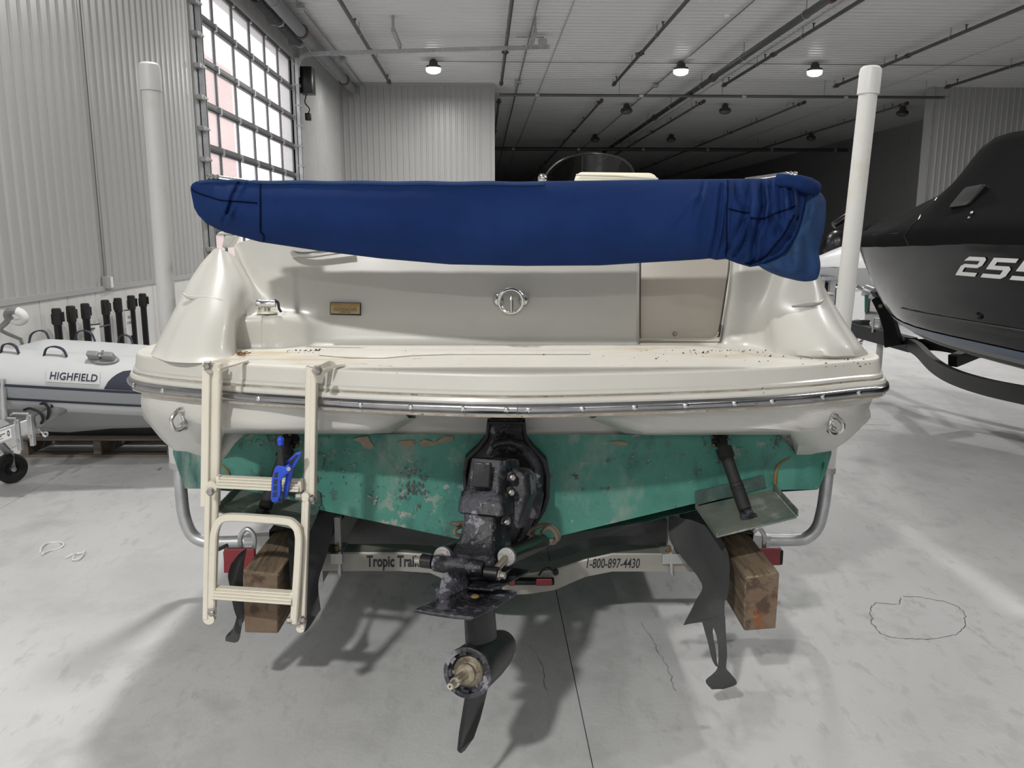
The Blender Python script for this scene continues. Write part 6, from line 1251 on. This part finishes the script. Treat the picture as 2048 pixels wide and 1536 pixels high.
# ------------------------------------------------------------------ inflatable boat on a pallet, left
RB = thing('inflatable_boat', 'pale grey inflatable boat with black grab straps on a wooden pallet', 'boat', V((-2.8, 5.7, .14)))
RT = .19
tubes = spline([V((-3.30, 5.40, .73)), V((-3.1, 5.45, .715)), V((-2.8, 5.50, .69)), V((-2.45, 5.52, .66)), V((-2.15, 5.48, .64)), V((-1.97, 5.38, .63)), V((-1.95, 5.24, .63)), V((-2.08, 5.13, .635)), V((-2.35, 5.09, .65)), V((-2.65, 5.05, .675)), V((-2.98, 5.0, .705)), V((-3.24, 4.95, .73)), V((-3.36, 4.86, .74))], 8)
nT = len(tubes)
def tframe(i):
    d = (tubes[min(i + 1, nT - 1)] - tubes[max(i - 1, 0)]).normalized(); o = V((-d.y, d.x, 0)).normalized(); c = V((-2.6, 5.27, .66)); 
    if o.dot(tubes[i] - c) < 0: o = -o
    return o
def trad(i): return RT * min(1, .75 + .04 * min(i, nT - 1 - i))
def onT(i, an, k=0): return tubes[i] + (tframe(i) * math.cos(an) + V((0, 0, 1)) * math.sin(an)) * (trad(i) + k)
g = G().rings([[onT(i, 2 * math.pi * k / 24) for k in range(24)] for i in range(nT)]); obj('tube', g, M['rib_tube'], RB, smooth=60)
for a0_, a1_, m, k in ((-.42, -.05, 'rib_strake', .010), (-.50, -.42, 'navy', .013), (-.05, .03, 'navy', .013)):
    obj('rubbing_strake' if m == 'rib_strake' else 'strake_edge', G().grid([[onT(i, a0_ + (a1_ - a0_) * q / 3, k) for q in range(4)] for i in range(nT)]), M[m], RB, smooth=60)
def tpx(px, an, near=True):
    rg = range(nT // 2, nT) if near else range(0, nT // 2)
    return min(rg, key=lambda i: abs(pix(onT(i, an))[0] - px))
def tsub(px, an, k=0, near=True):      # continuous along the tube
    rg = list(range(nT // 2 + 2, nT - 1)) if near else list(range(0, nT // 2 - 2)); 
    for i in rg:
        x0, x1 = pix(onT(i, an, k))[0], pix(onT(i + 1, an, k))[0]
        if (x0 - px) * (x1 - px) <= 0 and x0 != x1: return onT(i, an, k).lerp(onT(i + 1, an, k), (px - x0) / (x1 - x0))
    i = tpx(px, an, near); return onT(i, an, k)
pt = obj('logo_patch', G().sheet([[tsub(93 + 107 * a / 8, .17 + .40 * b / 4, .003) for a in range(9)] for b in range(5)], (0, -.004, .001)), M['rib_tube'], RB, smooth=40)
obj('lettering', put_text(G(), 'HIGHFIELD', lambda a, b: tsub(99 + 96 * a, .25 + .24 * b, .0095), shear=.2, bold=.02, spacing=1.05), M['navy'], pt, smooth=0)
obj('bow_flash', G().grid([[tsub(x, an, .004) for an in [.04 + (hi - .04) * q / 4 for q in range(5)]] for x, hi in ((208, .06), (216, .28), (224, .42), (234, .55), (246, .66), (258, .70), (266, .70))]), M['navy'], RB, smooth=40)
def strap(x0, x1, an, near, hgt=.06):
    a, b = tsub(x0, an, 0, near), tsub(x1, an, 0, near); P_ = spline([a, a.lerp(b, .15) + V((0, 0, hgt * .75)), a.lerp(b, .5) + V((0, 0, hgt)), a.lerp(b, .85) + V((0, 0, hgt * .75)), b], 6)
    obj('grab_strap', G().rings([[p + V((0, s_ * .013, s2 * .004)) for s_, s2 in ((-1, -1), (1, -1), (1, 1), (-1, 1))] for p in P_]), M['navy'], RB, smooth=0)
strap(2, 38, 1.15, True); strap(88, 134, 1.15, True); strap(58, 98, 1.5, False, .07); strap(150, 190, 1.5, False, .07); strap(236, 266, 1.5, False, .06)
c = tsub(208, 1.1, .004); ax = (tsub(225, 1.1) - tsub(195, 1.1)).normalized(); nr = V((-.2, -.55, .8)).normalized(); ay = ax.cross(nr).normalized()
fr = obj('bow_fairlead', G().rings([[c + ax * .09 * math.cos(t) * s1 + ay * .045 * math.sin(t) * s1 + nr * h for t in [2 * math.pi * k / 20 for k in range(20)]] for s1, h in ((1, 0), (1, .010), (.9, .014))]), M['grey_plastic'], RB, smooth=30)
for q in (-.042, .042): obj('fairlead_horn', G().obox(c + ax * q + nr * .035, ax * .034, ay * .022, nr * .022), M['grey_plastic'], fr, smooth=0, bevel=.009)
obj('fairlead_pin', G().cyl(c - ax * .02 + nr * .035, c + ax * .02 + nr * .035, .012, n=10).tube([c + nr * .05, c + nr * .075 + ax * .03, c + nr * .08 + ax * .036], .006, 6), M['chrome'], fr)
obj('valve_cord', G().tube(spline([tsub(122, 1.3, .0), tsub(127, 1.3, .012), tsub(132, 1.3, .03)], 4), .004, 5), M['paper'], RB)
hr = []
for i in range(4, nT - 3):
    j = i; o = tubes[i] - tframe(i) * .02 + V((0, 0, -.15)); mid = V((-2.75, 5.62, .30)) if False else None
    k_ = abs(i - nT / 2) / (nT / 2); kl = V((-2.15 - 1.0 * k_, 5.40 + .05 * k_, .25 + .10 * (1 - k_)))
    hr.append([o, o.lerp(kl, .35) + V((0, 0, -.07)), o.lerp(kl, .7) + V((0, 0, -.05)), kl])
obj('hull', G().grid(hr), M['rib_hull'], RB, smooth=50)
obj('deck', G().add([tubes[i] + V((0, 0, -.05)) for i in range(0, nT, 4)], [tuple(range(len(range(0, nT, 4))))]), M['rib_hull'], RB, smooth=0)
# pallet
PZ = .14; x0, x1 = atz(42, 915, 0).x, atz(400, 915, 0).x; py_ = atz(200, 915, 0).y
PL = thing('pallet', 'weathered wooden pallet under the inflatable boat', 'pallet', V(((x0 + x1) / 2, py_ + .5, 0)))
for px in (50, 196, 342):
    xx = atz(px, 915, 0).x; obj('stringer', G().box((xx - .028, py_, .018), (xx + .028, py_ + .90, PZ - .018)), M['pallet'], PL, smooth=0, bevel=.003, seg=1)
for k in range(6): obj('top_board', G().box((x0 - .02, py_ + .0 + k * .155, PZ - .018 + random.uniform(0, .004)), (x1 + .02, py_ + .125 + k * .155, PZ)), M['pallet'], PL, smooth=0, bevel=.002, seg=1)
for k in (0, 3, 5): obj('bottom_board', G().box((x0 - .02, py_ + k * .155, 0), (x1 + .02, py_ + .12 + k * .155, .018)), M['pallet'], PL, smooth=0, bevel=.002, seg=1)
for k, (yy) in enumerate((.25, .75)): obj('chock', G().bar(V((x0 + .1, py_ + yy - .1, PZ + .05)), V((x1 - .2, py_ + yy - .1, PZ + .05)), .1, .1), M['black'], RB, smooth=0)
# galvanised trailer tongue with jockey wheel
GT = thing('galvanised_tongue', 'galvanised trailer tongue with jockey wheel and cables at left edge', 'trailer', at(30, 930, 5.35))
ta, tb, tc_ = at(-60, 893, 4.72), at(70, 846, 4.86), at(112, 820, 4.92)
ta = V((max(ta.x, -3.5), ta.y, ta.z))
obj('beam', G().bar(ta, tb, .075, .085), M['galv'], GT, smooth=0, bevel=.004)
obj('coupling_head', G().bar(tb - (tc_ - tb) * .1, tc_, .066, .072).lathe(tc_, (tc_ - tb), [(-.02, .04), (.03, .045), (.06, .040), (.075, .02)], 16), M['pipe_big'], GT, smooth=40, bevel=.004)
dt = (tb - ta).normalized(); up = V((0, 0, 1)); sd2 = dt.cross(up).normalized()
for px, py in ((37, 852), (62, 843)):
    c = at(px, py, 4.80); b_ = obj('clamp_bracket', G().box((c.x - .012, c.y - .02, c.z - .15), (c.x + .014, c.y + .01, c.z + .045)), M['galv'], GT, smooth=0, bevel=.004)
    for dz in (.03, -.085): obj('clamp_nut', G().lathe(V((c.x, c.y - .02, c.z + dz)), (0, -1, 0), [(0, .011), (.012, .011)], 6), M['chrome'], b_, smooth=0)
    obj('u_rod', G().tube([V((c.x, c.y - .01, c.z + .05)), V((c.x - .09, c.y - .02, c.z + .055)), V((c.x - .12, c.y, c.z + .04))], .008, 6), M['galv'], b_)
sg = [at(x, y, 5.165) for x, y in ((0, 862), (24, 853), (25, 838 + 22 - 6), (0, 868))]
def onbeam(px, dz): 
    t = min([i / 200 for i in range(201)], key=lambda q: abs(pix(ta.lerp(tb, q) - sd2 * 0)[0] - px)); p = ta.lerp(tb, t); f = -sd2 if (-sd2).y < 0 else sd2; return p + f * .041 + V((0, 0, dz))
q_ = [onbeam(-8, -.030), onbeam(25, -.030), onbeam(25, .030), onbeam(-8, .030)]
fN = (-sd2 if (-sd2).y < 0 else sd2)
st_ = obj('sticker', G().slab(q_, fN * .002), M['paper'], GT, smooth=0)
f = quad_map(*q_, fN * .0035); 
obj('sticker_wheel', G().frame([f(.82 + .075 * math.cos(t), .56 + .30 * math.sin(t)) for t in [2 * math.pi * k / 18 for k in range(18)]], [f(.82 + .04 * math.cos(t), .56 + .17 * math.sin(t)) for t in [2 * math.pi * k / 18 for k in range(18)]], fN * .001), M['ink'], st_, smooth=0)
g = G(); put_text(g, 'use this wheel', lambda a, b: f(.12 + .5 * a, .62 + .12 * b)) if False else g.slab([f(.15, .62), f(.62, .62), f(.62, .70), f(.15, .70)], fN * .0005).slab([f(.15, .45), f(.4, .45), f(.4, .53), f(.15, .53)], fN * .0005).slab([f(.15, .22), f(.5, .22), f(.5, .26), f(.15, .26)], fN * .0005)
obj('sticker_print', g, M['ink'], st_, smooth=0, kind='stuff')
wc = at(19, 915, 5.12); wc.z = .098
jw = obj('jockey_wheel', G().lathe(wc, (.8, -.6, 0), [(-.036, .05), (-.038, .085), (-.02, .098), (.02, .098), (.038, .085), (.036, .05), (.02, .03)], 24), M['rubber'], GT, smooth=30)
obj('wheel_hub', G().lathe(wc, (.8, -.6, 0), [(-.04, .016), (.052, .016), (.054, .01)], 10), M['galv'], jw)
obj('fork', G().slab([wc + V((.032, -.024, -.02)), wc + V((.045, -.02, .0)), wc + V((.03, .0, .12)), wc + V((-.06, .03, .12)), wc + V((-.06, .03, .09))], V((.004, -.006, 0)) * 1.2), M['galv_dull'], GT, smooth=0, bevel=.002)
obj('jockey_stem', G().cyl(wc + V((-.01, .01, .10)), wc + V((-.01, -.22, .36)), .024, n=14), M['galv'], GT)
obj('jockey_handle_tube', G().cyl(at(8, 838, 4.78), at(5, 775, 4.78), .020, n=12).cyl(at(5, 775, 4.78), at(5, 758, 4.78), .012, n=10), M['galv'], GT)
cbp = [at(48, 820, 4.84), at(60, 817, 4.83), at(78, 824, 4.81), at(86, 838, 4.83), at(80, 848, 4.86), at(70, 846, 4.9)]
obj('cable', G().tube(spline(cbp, 6), .008, 8), M['rubber'], GT); obj('cable', G().tube(spline([at(70, 808, 4.9), at(90, 808, 4.85), at(97, 822, 4.85), at(94, 838, 4.87), at(82, 848, 4.9), at(68, 852, 4.9)], 6), .008, 8), M['rubber'], GT)
obj('cable', G().tube(spline([at(93, 806, 4.92), at(103, 808, 4.88), at(103, 824, 4.9), at(96, 840, 4.9)], 6), .007, 8), M['rubber'], GT)
obj('breakaway_hook', G().tube(spline([at(72, 850, 4.86), at(80, 862, 4.84), at(92, 872, 4.84), at(95, 866, 4.84), at(88, 865, 4.84), at(86, 870, 4.84), at(92, 874, 4.84)], 5), .006, 6), M['galv'], GT)
obj('top_valve', G().bar(at(84, 800, 4.92), at(95, 798, 4.92), .03, .015).cyl(at(91, 806, 4.92), at(91, 797, 4.92), .012, n=10), M['galv'], GT, smooth=0)
# curved collar on its strap at the left edge
FC = thing('foam_collar', 'white and grey curved collar on a mottled strap at the left edge', 'fitting', at(30, 640, 5.5))
c = at(32, 633, 5.45); pth = [c + V((.055 * math.cos(t), -.02 * math.sin(t), .042 * math.sin(t))) for t in [-2.4 + 4.2 * i / 20 for i in range(21)]]
obj('collar', G().tube(pth, [.020] * 3 + [.024] * 15 + [.018] * 3, 12, sx=1.2), M['paper'], FC)
obj('pad', G().tube([c + V((.055 * math.cos(t), -.02 * math.sin(t), .042 * math.sin(t))) for t in [1.2 + 2.6 * i / 14 for i in range(15)]], .026, 10), M['grey_plastic'], FC)
obj('strap', G().tube(spline([at(22, 632, 5.45), at(12, 645, 5.45), at(2, 660, 5.45), V((-3.36, 5.5, .9))], 6), [.022 - .0004 * i for i in range(19)], 8, sx=.5), M['grey_plastic'], FC)
obj('stalk', G().tube(spline([V((-3.36, 5.5, .9)), V((-3.38, 5.56, .84)), V((-3.38, 5.6, .80))], 4), .014, 8), M['galv'], FC)
# loose cable ties on the floor
for pts, lab in (([(80, 1106), (84, 1093), (97, 1086), (118, 1084), (127, 1088), (120, 1096), (102, 1101), (86, 1106)], 'thin white cable tie looped on the floor, the larger one'), ([(131, 1116), (146, 1108), (160, 1106), (168, 1106), (160, 1116), (146, 1120), (150, 1110), (168, 1104)], 'small crumpled white tie on the floor beside the looped one')):
    P_ = spline([atz(x, y, .004 + .01 * (i % 3 == 1)) for i, (x, y) in enumerate(pts)], 6); t = thing('cable_tie', lab, 'tie', P_[0]); obj('band', G().tube(P_, .0035, 6), M['white'], t); obj('head', G().obox(P_[-1], (.006, 0, 0), (0, .005, 0), (0, 0, .004)), M['white'], t, smooth=0)
tp_ = atz(318, 938, .001)
obj('dirt_mark', G().slab([atz(x, y, .0006) for x, y in ((314, 940), (320, 936), (325, 935), (322, 938), (317, 941))], (0, 0, .001)), M['pipe_big'], label='small dark scuff on the floor left of the trailer', cat='mark', smooth=0)
